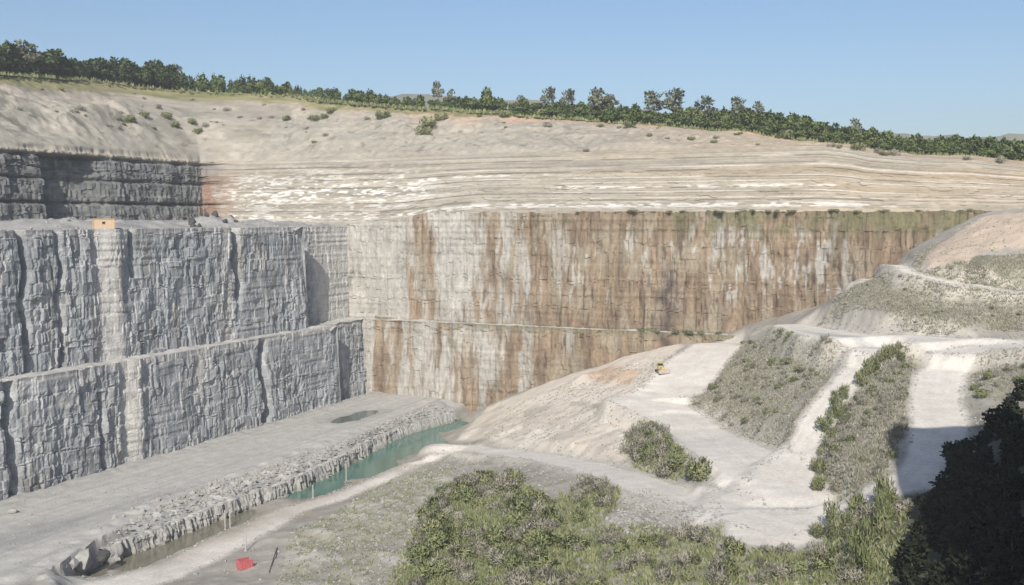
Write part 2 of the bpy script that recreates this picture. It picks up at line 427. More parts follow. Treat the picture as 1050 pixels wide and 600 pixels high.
# benches
def sheet(name, a0, a1_, b0_, b1_, res, keep, zf_, colf, mat):
    a = np.arange(a0, a1_ + res, res); b = np.arange(b0_, b1_ + res, res)
    Aa, Bb = np.meshgrid(a, b, indexing='ij'); q = XY(Aa, Bb); Z = zf_(Aa, Bb)
    V = np.concatenate([q, Z[..., None]], -1).reshape(-1, 3); F = grid_faces(len(a), len(b))
    k = keep(Aa, Bb).ravel(); F = F[k[F].all(1)]
    used = np.unique(F); mp = np.zeros(len(V), int); mp[used] = np.arange(len(used))
    return link(name, new_mesh(name, V[used], mp[F][:, ::-1], [mat], colf(Aa, Bb, Z).reshape(-1, 3)[used], True))
def bench_col(A_, B_, Z_):
    n = fbm(A_ / 6, B_ / 6, 61, 4); return mixc((.36, .355, .34), (.50, .49, .465), .5 + .5 * n)
lb = sheet('lower_bench', START, aF + 14, -18, bEnd, 1.0, lambda a, b: ((b < -1.5) & ~((a > a1 - 2) & (b > -4.6))) | (a > aF + 1.2),
           lambda a, b: Z1 - .25 + .2 * fbm(a / 4, b / 4, 62, 3) + .9 * sst(2.2, 6, np.minimum(99, np.where(b < 2, -b, a - aF))) * np.abs(fbm(a / 5, b / 5, 63, 3)), bench_col, M_BENCH)
tag(lb, 'narrow pale rock bench running along the cliffs at mid height', 'bench', kind='structure')
MOUNDS = [(96, 275, 20, 14, 3.6), (150, 292, 26, 9, 3.4), (60, 262, 14, 10, 1.6), (205, 330, 9, 6, 2.8), (222, 338, 8, 5, 2.2), (232, 335, 12, 8, 3.2), (268, 350, 12, 10, 3.4), (300, 362, 12, 8, 2.6), (30, 265, 14, 10, 2.4), (345, 372, 16, 8, 1.8)]
def ub_z(a, b):
    q = XY(a, b); x, y = q[..., 0], q[..., 1]
    z = Z2 - .3 + .45 * fbm(a / 3, b / 3, 64, 5) * sst(0, 6, np.where(a > aE - 6, bU - 8.5 - b, bU - 2.5 - b)) + 2.2 * sst(-14, -70, b) + 4.6 * sst(aUF - 2, aUF + 8, a) * sst(on_a(360, aUF), on_a(440, aUF), b)
    eb = 7.0 * (a > aE - 6); mf = .62 * sst(bU - 3.5 - eb, bU - 12 - eb, b)
    for u, yy, wx, wy, h in MOUNDS:
        xx = (u - 525) / FPX * yy; r = np.hypot((x - xx) / wx, (y - yy) / wy)
        z = z + mf * h * np.clip(1 - r * r, 0, 1) ** 1.3 * (1 + .55 * fbm(x / 3.2, y / 3.2, 65, 4))
    return z
def ub_col(A_, B_, Z_):
    n = fbm(A_ / 5, B_ / 5, 66, 4); c = mixc((.22, .22, .215), (.34, .335, .32), .5 + .6 * n)
    return mixc(c, (.44, .43, .40), sst(8, 2, bU - B_))
ub = sheet('upper_bench', START - 10, aUF + 16, -100, bEnd, 1.0, lambda a, b: ((b < bU - 3.0) & ~((a > aE - 3) & (b > bU - 9.2))) | (a > aUF + 2.2),
           ub_z, ub_col, M_BENCH)
tag(ub, 'broad grey rubble bench on top of the upper left rock wall', 'bench', kind='structure')

# ------------------------------------------------------------------ layered slope, overburden and plateau
bS, aS = -82.0, aUF + 6
cornA = aS
path = [XY(START + 40, bS), XY(aS, bS), XY(aS, bEnd + 25)]
pts, s, nrm = resample(path, .6)
iC = int(np.argmin(np.linalg.norm(pts - XY(aS, bS), axis=1))); sC = s[iC]
wq = sst(sC - 14, sC + 14, s)
outd = (1 - wq)[:, None] * (-nL)[None] + wq[:, None] * dL[None]
outd *= (1 / np.maximum(.72, np.linalg.norm(outd, axis=1)))[:, None]
onfar = sst(sC - 6, sC + 14, s)
RIM_U = [-200, 0, 60, 175, 250, 330, 400, 450, 500, 600, 700, 780, 850, 900, 950, 1050, 1200]
RIM_V = [70, 75, 80, 87, 95, 103, 109, 112, 115, 123, 130, 137, 147, 154, 158, 166, 174]
Wst = 3.0 + 9.0 * onfar
Dov = 46 - 6 * onfar - 12 * sst(sC + 120, sC + 260, s)
rim = pts + outd * (Wst + Dov)[:, None]
zp = np.full(len(s), 100.)
for _ in range(3):
    uu = 525 + FPX * rim[:, 0] / depth(rim[:, 0], rim[:, 1], zp)
    zp = z_at(rim[:, 1], np.interp(uu, RIM_U, RIM_V))
ker = np.ones(41) / 41; zp = np.convolve(np.pad(zp, 20, mode='edge'), ker, 'valid')
zp = zp + .5 * fbm(s / 12, s * 0, 12, 3)
zt = np.minimum(82.5, zp - 2.5); zb = np.full(len(s), 57.0) + 4.4 * sst(sC + 75, sC + 120, s)
nS, nO = 96, 84
inc = np.exp(rng.normal(0, 1.5, nS)); g = np.concatenate([[0], np.cumsum(inc)]); g /= g[-1]
rows = []; cols = []
S1 = s
UUs = 525 + FPX * pts[:, 0] / pts[:, 1]
hard = np.concatenate([[0.], inc]); hardq = (np.argsort(np.argsort(hard)) / nS)
for i in range(nS + 1):
    t = i / nS
    z = zb + (zt - zb) * t
    zr = 60 + 22.5 * t
    # left: three-tier dark cliff
    lf = 3.0 * t + 1.2 * (np.floor(t * 3.02) / 3)
    blk = blasted(S1, zr + 0 * S1, 700, 1.25, 0)
    rec = 5.5 * (sst(on_b(52, bS) - START - 40, on_b(52, bS) - START - 39.2, S1) - sst(on_b(88, bS) - START - 40, on_b(125, bS) - START - 40, S1))
    rec = rec * (1 if t < .955 else 0)
    under = 1.9 * sum(gauss(t, q, .022) for q in (.33, .64, .93)) * (.5 + vn(S1 / 5, 0 * S1 + t, 8))
    lo = lf - blk * .9 + rec + under
    # far: ledges, hard beds stand nearly upright
    gi = g[i]
    tj = np.clip(t + .006 * fbm(S1 / 30, S1 * 0 + t * 2, 15, 3), 0, 1)
    gj = np.interp(tj, np.linspace(0, 1, nS + 1), g)
    brk = cells(S1 / 3.2, S1 * 0 + zr / .9, 710)[2]
    fo = 12.0 * (.72 * gj + .28 * t) - .35 * (brk - .4) * (1 - .6 * sst(.55, .8, t)) - 1.3 * fbm(S1 / 22, S1 * 0 + t, 711, 3)
    off = lo * (1 - onfar) + fo * onfar
    rows.append(np.stack([pts[:, 0] + outd[:, 0] * off, pts[:, 1] + outd[:, 1] * off, z], -1))
    # colour
    bedn = vn(S1 * 0 + zr / .55, S1 / 70, 720); bedw = vn(S1 * 0 + zr / 1.7, S1 / 120, 721)
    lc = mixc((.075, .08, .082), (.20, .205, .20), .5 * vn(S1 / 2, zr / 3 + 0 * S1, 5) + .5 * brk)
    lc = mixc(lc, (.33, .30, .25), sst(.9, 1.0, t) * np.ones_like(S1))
    bedk = sst(.35, .65, vn(S1 * 0 + zr / .28, S1 / 45, 727))
    fc = mixc((.19, .178, .155), (.385, .36, .308), .3 * bedn + .3 * bedw + .4 * bedk)
    warm = sst(450, 900, UUs) * .7 + .3 * t
    fc = mixc(fc, (.385, .30, .205), .6 * warm * vn(S1 / 40, zr / 3 + 0 * S1, 722))
    whitebed = np.clip(.9 * gauss(zr, 63.4, .9) * sst(1000, 860, UUs) + gauss(zr, 69.6, .55) * sst(540, 580, UUs) * sst(905, 860, UUs) + .9 * gauss(zr, 74.4, .45) * sst(330, 380, UUs) * sst(600, 520, UUs) + gauss(zr, 71.5, 6.5) * sst(480, 400, UUs), 0, 1)
    wpatch = sst(.50 + .05 * (UUs < 450), .66, vn(S1 / 7, zr / .7 + 0 * S1, 723) * .45 + .6 * vn(S1 / 1.9, zr / .3 + 0 * S1, 724))
    fc = mixc(fc, (.56, .555, .535), whitebed * wpatch)
    seam = np.clip(gauss(zr, 75.2, .22) + gauss(zr, 72.6, .18) + gauss(zr, 65.2, .18) + gauss(zr, 79.5, .18) + gauss(zr, 77.2, .15) + gauss(zr, 67.6, .15), 0, 1) * sst(.3, .5, vn(S1 / 9, zr + 0 * S1, 725))
    fc = mixc(fc, (.085, .075, .065), seam * .85)
    wl_ = np.clip(sum(gauss(zr, q_, .13) for q_ in (65.9, 67.9, 71.2, 72.9, 76.4)), 0, 1) * sst(.25, .5, vn(S1 / 16, zr + 0 * S1, 728)) * sst(380, 470, UUs)
    fc = mixc(fc, (.53, .52, .49), wl_ * .85)
    # rust coloured corner
    cr = gauss(S1, sC + 5, 7) * sst(.95, .6, t)
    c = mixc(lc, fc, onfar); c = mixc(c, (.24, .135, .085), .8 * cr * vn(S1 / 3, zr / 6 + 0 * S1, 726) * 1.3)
    cols.append(c)
off0 = off
for i in range(1, nO + 1):
    t = i / nO
    shape = 1.25 * t - .25 * t * t
    shape = shape * (1 - .15 * sst(.88, 1, t)) + .15 * sst(.88, 1, t)
    off = off0 * (1 - sst(0, .06, t)) + Wst * sst(0, .06, t) + Dov * t
    fall = np.sin(math.pi * min(1, t * 1.05)) ** .7 if t < .95 else 0.1
    gul = fbm(S1 / 11 + 1.6 * t + 1.4 * fbm(S1 / 20, S1 * 0 + t * 3, 33, 2), S1 * 0 + t * 3.6, 730, 4)
    lump = fbm(S1 / 26, S1 * 0 + t * 2.4, 732, 4)
    z = zt + (zp - zt) * shape + fall * (2.3 * gul * (1 - .35 * onfar) + (3.4 - 1.6 * onfar) * lump) * np.clip((zp - zt) / 16, .15, 1) + .65 * fbm(S1 / 3, S1 * 0 + t * 13, 733, 4) * fall
    led = .5 * (vn(z / 1.3, S1 / 60, 734) - .5) * onfar
    z = z + led
    rows.append(np.stack([pts[:, 0] + outd[:, 0] * off, pts[:, 1] + outd[:, 1] * off, z], -1))
    n1 = fbm(S1 / 14, S1 * 0 + t * 3, 735, 4); n2 = vn(S1 * 0 + z / .8, S1 / 50, 736)
    c = mixc((.262, .243, .206), (.375, .348, .295), .5 + .45 * n1 + .3 * (n2 - .5))
    sp_ = fbm(S1 / 1.6, S1 * 0 + t * 34, 751, 3); c = c * (1 + .22 * sp_)[:, None]
    c = mixc(c, (.15, .145, .12), .7 * sst(.35, .6, fbm(S1 / 2.2, S1 * 0 + t * 22, 752, 3)) * sst(.03, .1, t))
    warm = sst(480, 950, UUs)
    c = mixc(c, (.40, .29, .185), .75 * warm * (.4 + .6 * n2))
    c = mixc(c, (.44, .29, .205), sst(.62, .95, t + .2 * n1) * (.25 + .4 * sst(250, 420, UUs)))
    c = mixc(c, (.155, .15, .125), .9 * sst(.0, .35, fbm(S1 / 5, S1 * 0 + t * 7, 747, 4)) * sst(330, 120, UUs) * sst(.05, .3, t))
    c = mixc(c, (.25, .24, .215), sst(.05, .5, fbm(S1 / 8, S1 * 0 + t * 5, 737, 4)) * .5 * (1 - .6 * warm))
    bst = sst(.90, .97, t + .09 * sst(480, 400, UUs) + .07 * fbm(S1 / 3, S1 * 0 + t * 20, 738, 3))
    c = mixc(c, mixc((.13, .14, .055), (.26, .235, .13), vn(S1 / 2.5, S1 * 0 + t * 30, 739)), bst * .9)
    cols.append(c)
for k, dd in enumerate((3, 8, 16, 30, 80, 220, 700)):
    off = Wst + Dov + dd
    z = zp + min(.5, dd * .08) + .3 * fbm(S1 / 8, S1 * 0 + k, 740, 2) - dd * .015
    rows.append(np.stack([pts[:, 0] + outd[:, 0] * off, pts[:, 1] + outd[:, 1] * off, z], -1))
    cols.append(mixc((.10, .115, .045), (.16, .16, .075), vn(S1 / 4, S1 * 0 + k, 741)))
R = np.stack(rows, 1); Cc = np.stack(cols, 1); nr = R.shape[1]
F = grid_faces(R.shape[0], nr)
def strip(name, r0, r1, label, mat, cat):
    V = R[:, r0:r1 + 1].reshape(-1, 3); C = Cc[:, r0:r1 + 1].reshape(-1, 3)
    return tag(link(name, new_mesh(name, V, grid_faces(R.shape[0], r1 + 1 - r0), [mat], C, r0 >= nS)), label, cat, kind='structure')
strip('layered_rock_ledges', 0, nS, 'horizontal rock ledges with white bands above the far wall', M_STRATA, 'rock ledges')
strip('earth_slope', nS, nS + nO, 'pale eroded earth slope below the row of rim trees', M_GROUND, 'slope')
strip('plateau', nS + nO, nr - 1, 'grassy plateau carrying the trees along the rim', M_GROUND, 'plateau')

# ------------------------------------------------------------------ the pit floor, channel, hill and ramp: one field of heights
L1uv = [(-60, 655), (20, 598), (62, 578), (100, 553), (150, 527), (200, 502), (260, 485), (310, 466), (360, 450), (400, 431), (440, 414), (452, 408)]
L1 = np.array([P(u, v, 0) for u, v in L1uv]); L1 = np.vstack([L1, L1[-1] + np.array([20, 60])])
FOOTuv = [(70, 600, -4), (95, 588, -4.7), (120, 577, -4.7), (150, 564, -4.7), (200, 546, -4.7), (240, 531, -4.8), (285, 512, -5), (310, 504, -5), (345, 486, -5), (400, 456, -5), (440, 440, -5), (475, 432, -5)]
FOOT = np.array([P(u, v, z_) for u, v, z_ in FOOTuv]); FOOT = np.vstack([FOOT, FOOT[-1] + np.array([14, 40])])
def seg_dist(x, y, poly, signed=False, want=None):
    best = np.full(x.shape, 1e9); sg = np.ones(x.shape); val = np.zeros(x.shape)
    for i in range(len(poly) - 1):
        p, q = poly[i], poly[i + 1]; d = q - p; L = d @ d
        t = np.clip(((x - p[0]) * d[0] + (y - p[1]) * d[1]) / L, 0, 1)
        ex, ey = x - p[0] - t * d[0], y - p[1] - t * d[1]; r = np.hypot(ex, ey); n = r < best
        best = np.where(n, r, best)
        if signed: sg = np.where(n, np.where(d[0] * (y - p[1]) - d[1] * (x - p[0]) < 0, 1, -1), sg)
        if want is not None: val = np.where(n, want[i] + t * (want[i + 1] - want[i]), val)
    if want is not None: return best, val
    return best * sg if signed else best
ctrl = []
def cpt(*a):
    for u, v, z in a: x, y = P(u, v, z); ctrl.append((x, y, z))
# channel and pools
cpt((300, 512, -5), (350, 493, -5), (403, 474, -5), (455, 455, -5), (487, 437, -5), (125, 590, -4.6), (200, 562, -4.6), (260, 535, -4.6), (288, 519, -4.35))
cpt((330, 499, -6.2), (380, 473, -6.2), (440, 444, -6.0), (150, 572, -5.4), (215, 548, -5.4), (290, 512, -4.5))
for u, v in L1uv[3:-2]: x, y = P(u, v, 0); ctrl.append((x, y, -6.5))
cpt((60, 592, -.3), (20, 605, 0), (100, 600, -2.2), (492, 427, -.6), (500, 416, .3), (472, 427, -5.2))
# shelf road beside the water
cpt((150, 598, -3.9), (200, 580, -3.9), (240, 556, -4.1), (300, 526, -4.5), (350, 506, -4.5), (424, 481, -4.1), (462, 461, -2.4), (250, 580, -3.4))
# hill above it
cpt((300, 550, -3), (350, 524, -3.2), (400, 495, -2.6), (300, 600, -1.5), (400, 540, 1), (400, 590, 2), (450, 500, 2), (500, 480, 3.4), (500, 540, 6), (560, 500, 7), (600, 520, 8.5), (640, 560, 11), (500, 600, 5), (700, 600, 13), (800, 600, 16))
# road on the near side
cpt((450, 457, -.5), (480, 459, .6), (520, 463, 3), (560, 469, 5.5), (600, 477, 8), (650, 492, 10.5), (700, 512, 12.5), (760, 530, 14.5), (800, 545, 15.5), (800, 500, 16), (740, 470, 14.8))
# pink face and platform
cpt((500, 425, 1), (520, 440, 3.6), (530, 418, 5.2), (560, 418, 8.2), (620, 418, 12.4), (690, 420, 15.2), (740, 432, 15.2), (600, 445, 9.4), (560, 442, 6), (690, 470, 12.5), (600, 400, 12.3), (640, 395, 15.4), (678, 380, 19.5), (720, 378, 20))
for u, v, a in ((505, 415, aF), (560, 393, aF), (600, 380, aF), (640, 368, aF), (690, 355, aF), (738, 351, aF), (765, 337, aF), (840, 315, aF + 3), (890, 290, aUF), (930, 260, aUF), (970, 238, aUF), (1000, 222, aUF), (1050, 215, aUF), (1110, 213, aUF)):
    z, p = far_z(u, v, a - 2.2); ctrl.append((p[0], p[1], z))
# grassy hump
cpt((760, 380, 22), (700, 400, 17), (800, 380, 25), (830, 380, 26.3), (790, 420, 20), (800, 350, 28.8), (860, 350, 32), (870, 340, 34), (730, 400, 17.8))
# haul roads
cpt((810, 460, 18.5), (840, 420, 23), (870, 385, 27.5), (900, 365, 30.5), (850, 525, 17), (900, 505, 19.5), (950, 480, 22.5), (965, 440, 25.3), (960, 400, 28), (975, 375, 30.5), (1010, 360, 33), (1050, 350, 34.7), (1010, 400, 29), (1050, 420, 27.5))
# shrub island, grassy band, upper mound
cpt((880, 440, 23.5), (900, 400, 27.5), (850, 490, 18.8), (920, 430, 25.8), (900, 345, 34), (960, 345, 35.6), (1050, 340, 37), (850, 325, 35.8), (950, 330, 37.5), (900, 281, 46.2), (970, 289, 45.5), (1050, 300, 43.4), (960, 310, 41), (880, 310, 39.7), (1050, 318, 40), (960, 255, 52.5), (1000, 250, 54), (1000, 275, 48.7), (1050, 262, 51.5), (1050, 235, 57.6))
# foreground right
cpt((850, 560, 16.2), (880, 560, 17), (920, 580, 17.5), (980, 560, 20), (1000, 500, 24), (1040, 460, 28), (1040, 560, 24), (1050, 600, 24), (1130, 500, 33), (1130, 400, 33), (1130, 330, 40.5), (1130, 270, 50.2))
ctrl += [(0, 100, 8), (-60, 110, 2), (-90, 150, 0), (40, 80, 22), (-110, 120, 0)]
ctrl = np.array(ctrl)
def tps(r2): return .5 * r2 * np.log(r2 + 1e-9)
n = len(ctrl); cx, cy = ctrl[:, 0] / 100, ctrl[:, 1] / 100
K = tps((cx[:, None] - cx[None]) ** 2 + (cy[:, None] - cy[None]) ** 2) + np.eye(n) * 2e-4
Q = np.stack([np.ones(n), cx, cy], 1)
sol = np.linalg.solve(np.block([[K, Q], [Q.T, np.zeros((3, 3))]]), np.concatenate([ctrl[:, 2], np.zeros(3)]))
def hillf(x, y):
    sh = x.shape; x = x.ravel() / 100; y = y.ravel() / 100; out = np.empty(len(x))
    for i in range(0, len(x), 20000):
        r2 = (x[i:i + 20000, None] - cx) ** 2 + (y[i:i + 20000, None] - cy) ** 2
        out[i:i + 20000] = tps(r2) @ sol[:n] + sol[n] + sol[n + 1] * x[i:i + 20000] + sol[n + 2] * y[i:i + 20000]
    return out.reshape(sh)
def zbase(x, y):
    x = np.asarray(x, float); y = np.asarray(y, float)
    B = hillf(x, y); d = seg_dist(x, y, L1, True)
    dF = seg_dist(x, y, FOOT, True)
    prof = -1.5 * sst(0, 8, d) - 4.9 * sst(-4.2, -1.0, dF)
    z = np.where((d < 0) & (dF < -1), 0, np.maximum(prof, B))
    # slope up to the viewpoint, and the bluff beside it
    z = np.where(y < 95, np.clip(z, -2, 27), z)
    z = np.maximum(z, 57.0 - np.clip(y, 0, 999) * 1.0 - np.abs(x) * .05)
    e = x - (25.5 + .23 * np.clip(y, -80, 200)) + 4 * fbm(x / 12, y / 12, 91, 3)
    top = 84 + 2 * fbm(x / 15, y / 15, 92, 2)
    bl = sst(0, 7, e) * sst(96, 86, y + 4 * fbm(x / 12, y / 12, 93, 3))
    return z + np.clip(top - z, 0, None) * bl
def hit(uv):                                                     # meet the ground along lines of sight
    uv = np.asarray(uv, float); d = ray(uv[:, 0], uv[:, 1]); out = np.zeros((len(uv), 2))
    ts = np.arange(85, 420, 1.5)
    X = d[:, 0:1] * ts; Yy = d[:, 1:2] * ts; Zr = CAMZ + d[:, 2:3] * ts
    below = zbase(X, Yy) > Zr
    k = np.where(below.any(1), below.argmax(1), len(ts) - 1)
    t = ts[k] - .7
    return np.stack([d[:, 0] * t, d[:, 1] * t], 1)
def inpoly(x, y, poly):
    c = np.zeros(x.shape, bool); j = len(poly) - 1
    for i in range(len(poly)):
        (xi, yi), (xj, yj) = poly[i], poly[j]
        c ^= ((yi > y) != (yj > y)) & (x < (xj - xi) * (y - yi) / (yj - yi + 1e-12) + xi); j = i
    return c
def pmask(x, y, poly, soft=1.5):
    poly = np.asarray(poly); d = seg_dist(x, y, np.vstack([poly, poly[:1]])); d = np.where(inpoly(x, y, poly), d, -d)
    return sst(-soft, soft, d)

ROADS = {  # photograph points with half width in metres
 'near': ([(452, 459), (480, 459), (520, 464), (560, 470), (600, 477), (650, 492), (700, 512), (750, 530), (800, 535)], [3.2, 3.8, 4.3, 4.4, 4.6, 5, 5.6, 6, 6]),
 'junction': ([(700, 432), (750, 460), (785, 490), (800, 520), (790, 548)], [6, 8, 8.5, 9, 6]),
 'up': ([(800, 500), (818, 460), (845, 420), (870, 388), (895, 366)], [6, 3.6, 3.0, 3.0, 4.5]),
 'right': ([(800, 535), (850, 524), (900, 506), (935, 490), (960, 465), (966, 440), (958, 410), (965, 385), (985, 370), (1020, 360), (1070, 352)], [6, 3.6, 3.4, 3.8, 4.5, 4.5, 4.2, 4.5, 5, 5, 5]),
 'upper': ([(815, 336), (860, 346), (920, 349), (980, 350), (1070, 346)], [5, 8, 9, 8, 6]),
 'track': ([(882, 290), (895, 279), (930, 283), (980, 291), (1070, 303)], [1.4, 2.6, 1.8, 1.6, 1.6]),
 'ramp': ([(735, 353), (715, 372), (690, 400), (660, 414), (700, 432)], [7, 8, 8, 9, 7]),
 'shelf': ([(110, 600), (165, 590), (240, 553), (300, 524), (350, 508), (420, 481), (458, 464)], [5, 4.5, 4, 3, 2.6, 2, 1.6]),
}
RD = {k: (hit(a), np.array(b, float)) for k, (a, b) in ROADS.items()}
POLY = {
 'hill': [(300, 612), (360, 520), (440, 470), (480, 462), (520, 418), (700, 362), (735, 355), (840, 320), (1000, 226), (1065, 222), (1065, 420), (930, 500), (905, 612)],
 'thicket': [(395, 612), (415, 560), (440, 520), (470, 490), (505, 484), (545, 500), (560, 512), (600, 496), (640, 508), (615, 540), (700, 548), (740, 548), (770, 565), (830, 568), (850, 545), (905, 520), (935, 515), (915, 612)],
 'green': [(400, 612), (425, 560), (450, 512), (480, 490), (525, 492), (560, 515), (590, 560), (600, 612)],
 'island': [(642, 448), (665, 432), (705, 447), (735, 478), (752, 502), (735, 510), (690, 492), (650, 474)],
 'hump': [(695, 400), (738, 352), (790, 345), (862, 352), (860, 372), (815, 415), (795, 455), (750, 430)],
 'strip': [(788, 466), (850, 392), (858, 398), (815, 440), (796, 475)],
 'shrubisle': [(842, 498), (836, 462), (848, 430), (880, 388), (905, 366), (938, 372), (948, 400), (955, 440), (930, 480), (900, 500)],
 'band': [(838, 320), (900, 284), (1070, 306), (1070, 336), (950, 330)],
 'crown': [(925, 278), (945, 258), (962, 250), (945, 268), (948, 282)],
 'rightgrass': [(985, 290), (1000, 262), (1070, 256), (1070, 300)],
 'rightscrub': [(985, 405), (992, 372), (1070, 362), (1070, 410)],
 'scrubhill': [(275, 612), (300, 545), (350, 520), (420, 478), (470, 480), (440, 520), (395, 612)],
 'pinkface': [(468, 452), (498, 420), (640, 420), (660, 440), (645, 470), (560, 466)],
 'pinktop': [(500, 417), (600, 380), (700, 350), (690, 378), (650, 414), (540, 417)],
 'pinkupper': [(940, 284), (965, 250), (1005, 224), (1070, 217), (1070, 250), (1005, 258), (985, 288)],
 'redpile': [(590, 388), (628, 374), (655, 384), (645, 394)],
 'bluegrey': [(815, 350), (860, 340), (915, 355), (840, 358)],
 'terrace': [(615, 540), (660, 503), (730, 530), (700, 548), (640, 555)],
}
PW = {k: hit(a) for k, a in POLY.items()}

res = .62
xs = np.arange(-175, 185, res); ys = np.arange(-30, 392, res)
X, Y = np.meshgrid(xs, ys, indexing='ij')
a_, b_ = AB(np.stack([X, Y], -1))
vis = (np.abs(X) < .56 * np.abs(Y) + 26) & (a_ < aUF + 1.6) & (b_ > -1.6) & ~((Y < 84) & (X < -62)) & (X < 120 + .0 * Y + .35 * np.clip(Y - 200, 0, 999))
idx = np.where(vis.ravel())[0]
x, y = X.ravel()[idx], Y.ravel()[idx]; aa, bb = a_.ravel()[idx], b_.ravel()[idx]
z = zbase(x, y); d1 = seg_dist(x, y, L1, True)
wbank = np.interp(y, [180, 220, 260, 340], [4.5, 7.5, 9, 8])
road = np.zeros(len(x)); ruts = np.zeros(len(x))
for k, (pl, hw) in RD.items():
    r, hwv = seg_dist(x, y, pl, want=hw)
    ruts = np.maximum(ruts, (gauss(r, 1.1, .45) + .7 * gauss(r, 2.6, .5)) * (hwv > r))
    road = np.maximum(road, sst(1.3, -.9, r - hwv + .9 * fbm(x / 5, y / 5, 41, 3)))
m = {k: pmask(x + 1.3 * fbm(x / 6, y / 6, 42, 3), y + 1.3 * fbm(x / 6, y / 6, 43, 3), v, 1.6) for k, v in PW.items()}
floor = sst(1.0, -1.0, d1)
bank = sst(0, 1.5, d1) * sst(wbank + 2.5, wbank - 1, d1) * (z < -.05) * (z < 1)
# relief
rough_amt = (1 - road) * (1 - floor)
z = z + .55 * fbm(x / 9, y / 9, 44, 4) * rough_amt + .22 * fbm(x / 2.2, y / 2.2, 45, 3) * rough_amt + .07 * fbm(x / 3, y / 3, 46, 3)
gul = fbm((x * .8 + y * .6) / 3.2, (x * .6 - y * .8) / 22, 47, 3)
z = z + .55 * gul * m['scrubhill'] + .6 * gul * m['terrace'] + .12 * gul * m['pinkface']
rx = x * dL[0] + y * dL[1]; ry = x * nL[0] + y * nL[1]
f1, f2, cid, dx, dy = cells(rx / 2.3, ry / 3.2, 48)
near_bank = sst(335, 250, y)
z = z + bank * (.5 + .5 * near_bank) * ((cid - .55) * .8 + dy * .4)
z = z + floor * .12 * fbm(x / 7, y / 7, 49, 3)
pq = P(366, 426, 0); z = z - floor * .75 * np.exp(-(((rx - pq @ dL) / 11) ** 2 + ((ry - pq @ nL) / 3.4) ** 2) * (1 + .5 * fbm(x / 4, y / 4, 79, 3)))
berm = floor * gauss(d1, -3.0, 1.6) * .5 * sst(-.2, .4, fbm(x / 4, y / 4, 52, 3)); z = z + berm
talus = sst(5.5, .5, bb + 1.2 * fbm(x / 3, y / 3, 53, 2)) * floor; z = z + talus * .35 * (.5 + vn(x / 1.3, y / 1.3, 54))
# colours
n1 = fbm(x / 12, y / 12, 55, 4); n2 = fbm(x / 3, y / 3, 56, 3)
C = mixc((.245, .232, .205), (.37, .348, .312), .5 + .5 * n1 + .35 * n2)                       # bare hill
fl_c = mixc((.38, .37, .35), (.46, .45, .425), .5 + .5 * fbm(rx / 30, ry / 7, 57, 4))
fl_c = mixc(fl_c, (.30, .30, .295), .6 * sst(.25, .6, fbm(rx / 22, ry / 5, 58, 4)))
fl_c = mixc(fl_c, (.30, .295, .285), .55 * talus)
fl_c = fl_c * (1 - .10 * sst(.5, .8, vn(ry / 1.1 + .8 * fbm(rx / 40, ry / 40, 76, 2), rx / 90, 77)))[:, None] * (1 + .10 * fbm(x / 1.5, y / 1.5, 78, 3))[:, None]
C = mixc(C, fl_c, floor)
C = mixc(C, mixc((.30, .30, .29), (.46, .455, .435), cid * .8 + .2 * vn(x, y, 3)), bank)
C = mixc(C, (.56, .50, .43), .92 * m['pinkface'] * (.6 + .4 * sst(-.4, .3, fbm(x / 7, y / 9, 59, 4))))
C = mixc(C, (.62, .58, .52), .7 * m['pinkface'] * sst(.15, .35, fbm(x / 6, y / 6, 71, 4)))
C = mixc(C, (.59, .535, .465), .92 * m['pinktop'])
C = mixc(C, (.50, .405, .32), .85 * m['pinkupper'] * sst(-.5, .4, n1 + .5))
veg = lambda k, s_: m[k] * sst(-.35, .35, n2 + .9 * n1 + s_)
gcol = mixc((.215, .21, .145), (.33, .315, .245), .5 + .5 * n2)
for k, s_, am in (('hump', .15, .8), ('strip', .1, .7), ('shrubisle', .25, .65), ('band', .35, .85), ('crown', .2, .6), ('rightgrass', .3, .8), ('rightscrub', .0, .6), ('scrubhill', .1, .6), ('thicket', .5, .85), ('island', .4, .7)):
    C = mixc(C, gcol, am * veg(k, s_))
C = mixc(C, (.47, .45, .41), .7 * m['scrubhill'] * sst(.1, .4, gul))
rc = mixc((.57, .535, .485), (.67, .64, .585), .5 + .5 * fbm(x / 6, y / 6, 73, 4))
C = mixc(C, rc, road * .95)
C = mixc(C, (.40, .38, .345), 0.22 * road * ruts * sst(-.4, .3, fbm(x / 6, y / 6, 74, 3)))
C = mixc(C, (.36, .36, .36), .7 * m['bluegrey'])
C = mixc(C, (.46, .33, .225), .8 * m['redpile'])
wet = sst(-4.0, -4.9, z) * (1 - floor); C = mixc(C, (.24, .215, .17), .75 * wet)
puddle = hit([(20, 545), (60, 540), (0, 560), (345, 428), (380, 425)])
C = mixc(C, (.25, .25, .245), .6 * floor * np.clip(sum(np.exp(-(((rx - (p @ dL)) / 9) ** 2 + ((ry - (p @ nL)) / 3.2) ** 2)) for p in puddle), 0, 1))
veg_and_shade_tint = sst(-6, 2, x - (51 + .42 * (y - 141))) * sst(190, 160, y) * (1 - road)  # plant cover, darkened further to paint in the bluff's shade
C = mixc(C, (.07, .075, .045), .85 * veg_and_shade_tint * sst(-.5, .2, n2 + .6))
C = mixc(C, (.065, .066, .05), sst(30, 40, z) * sst(135, 118, y))  # overgrown bluff ground, its colour darkened to deepen the shade
rW, rZ, rM = np.zeros(len(x)), np.zeros(len(x)), np.zeros(len(x))
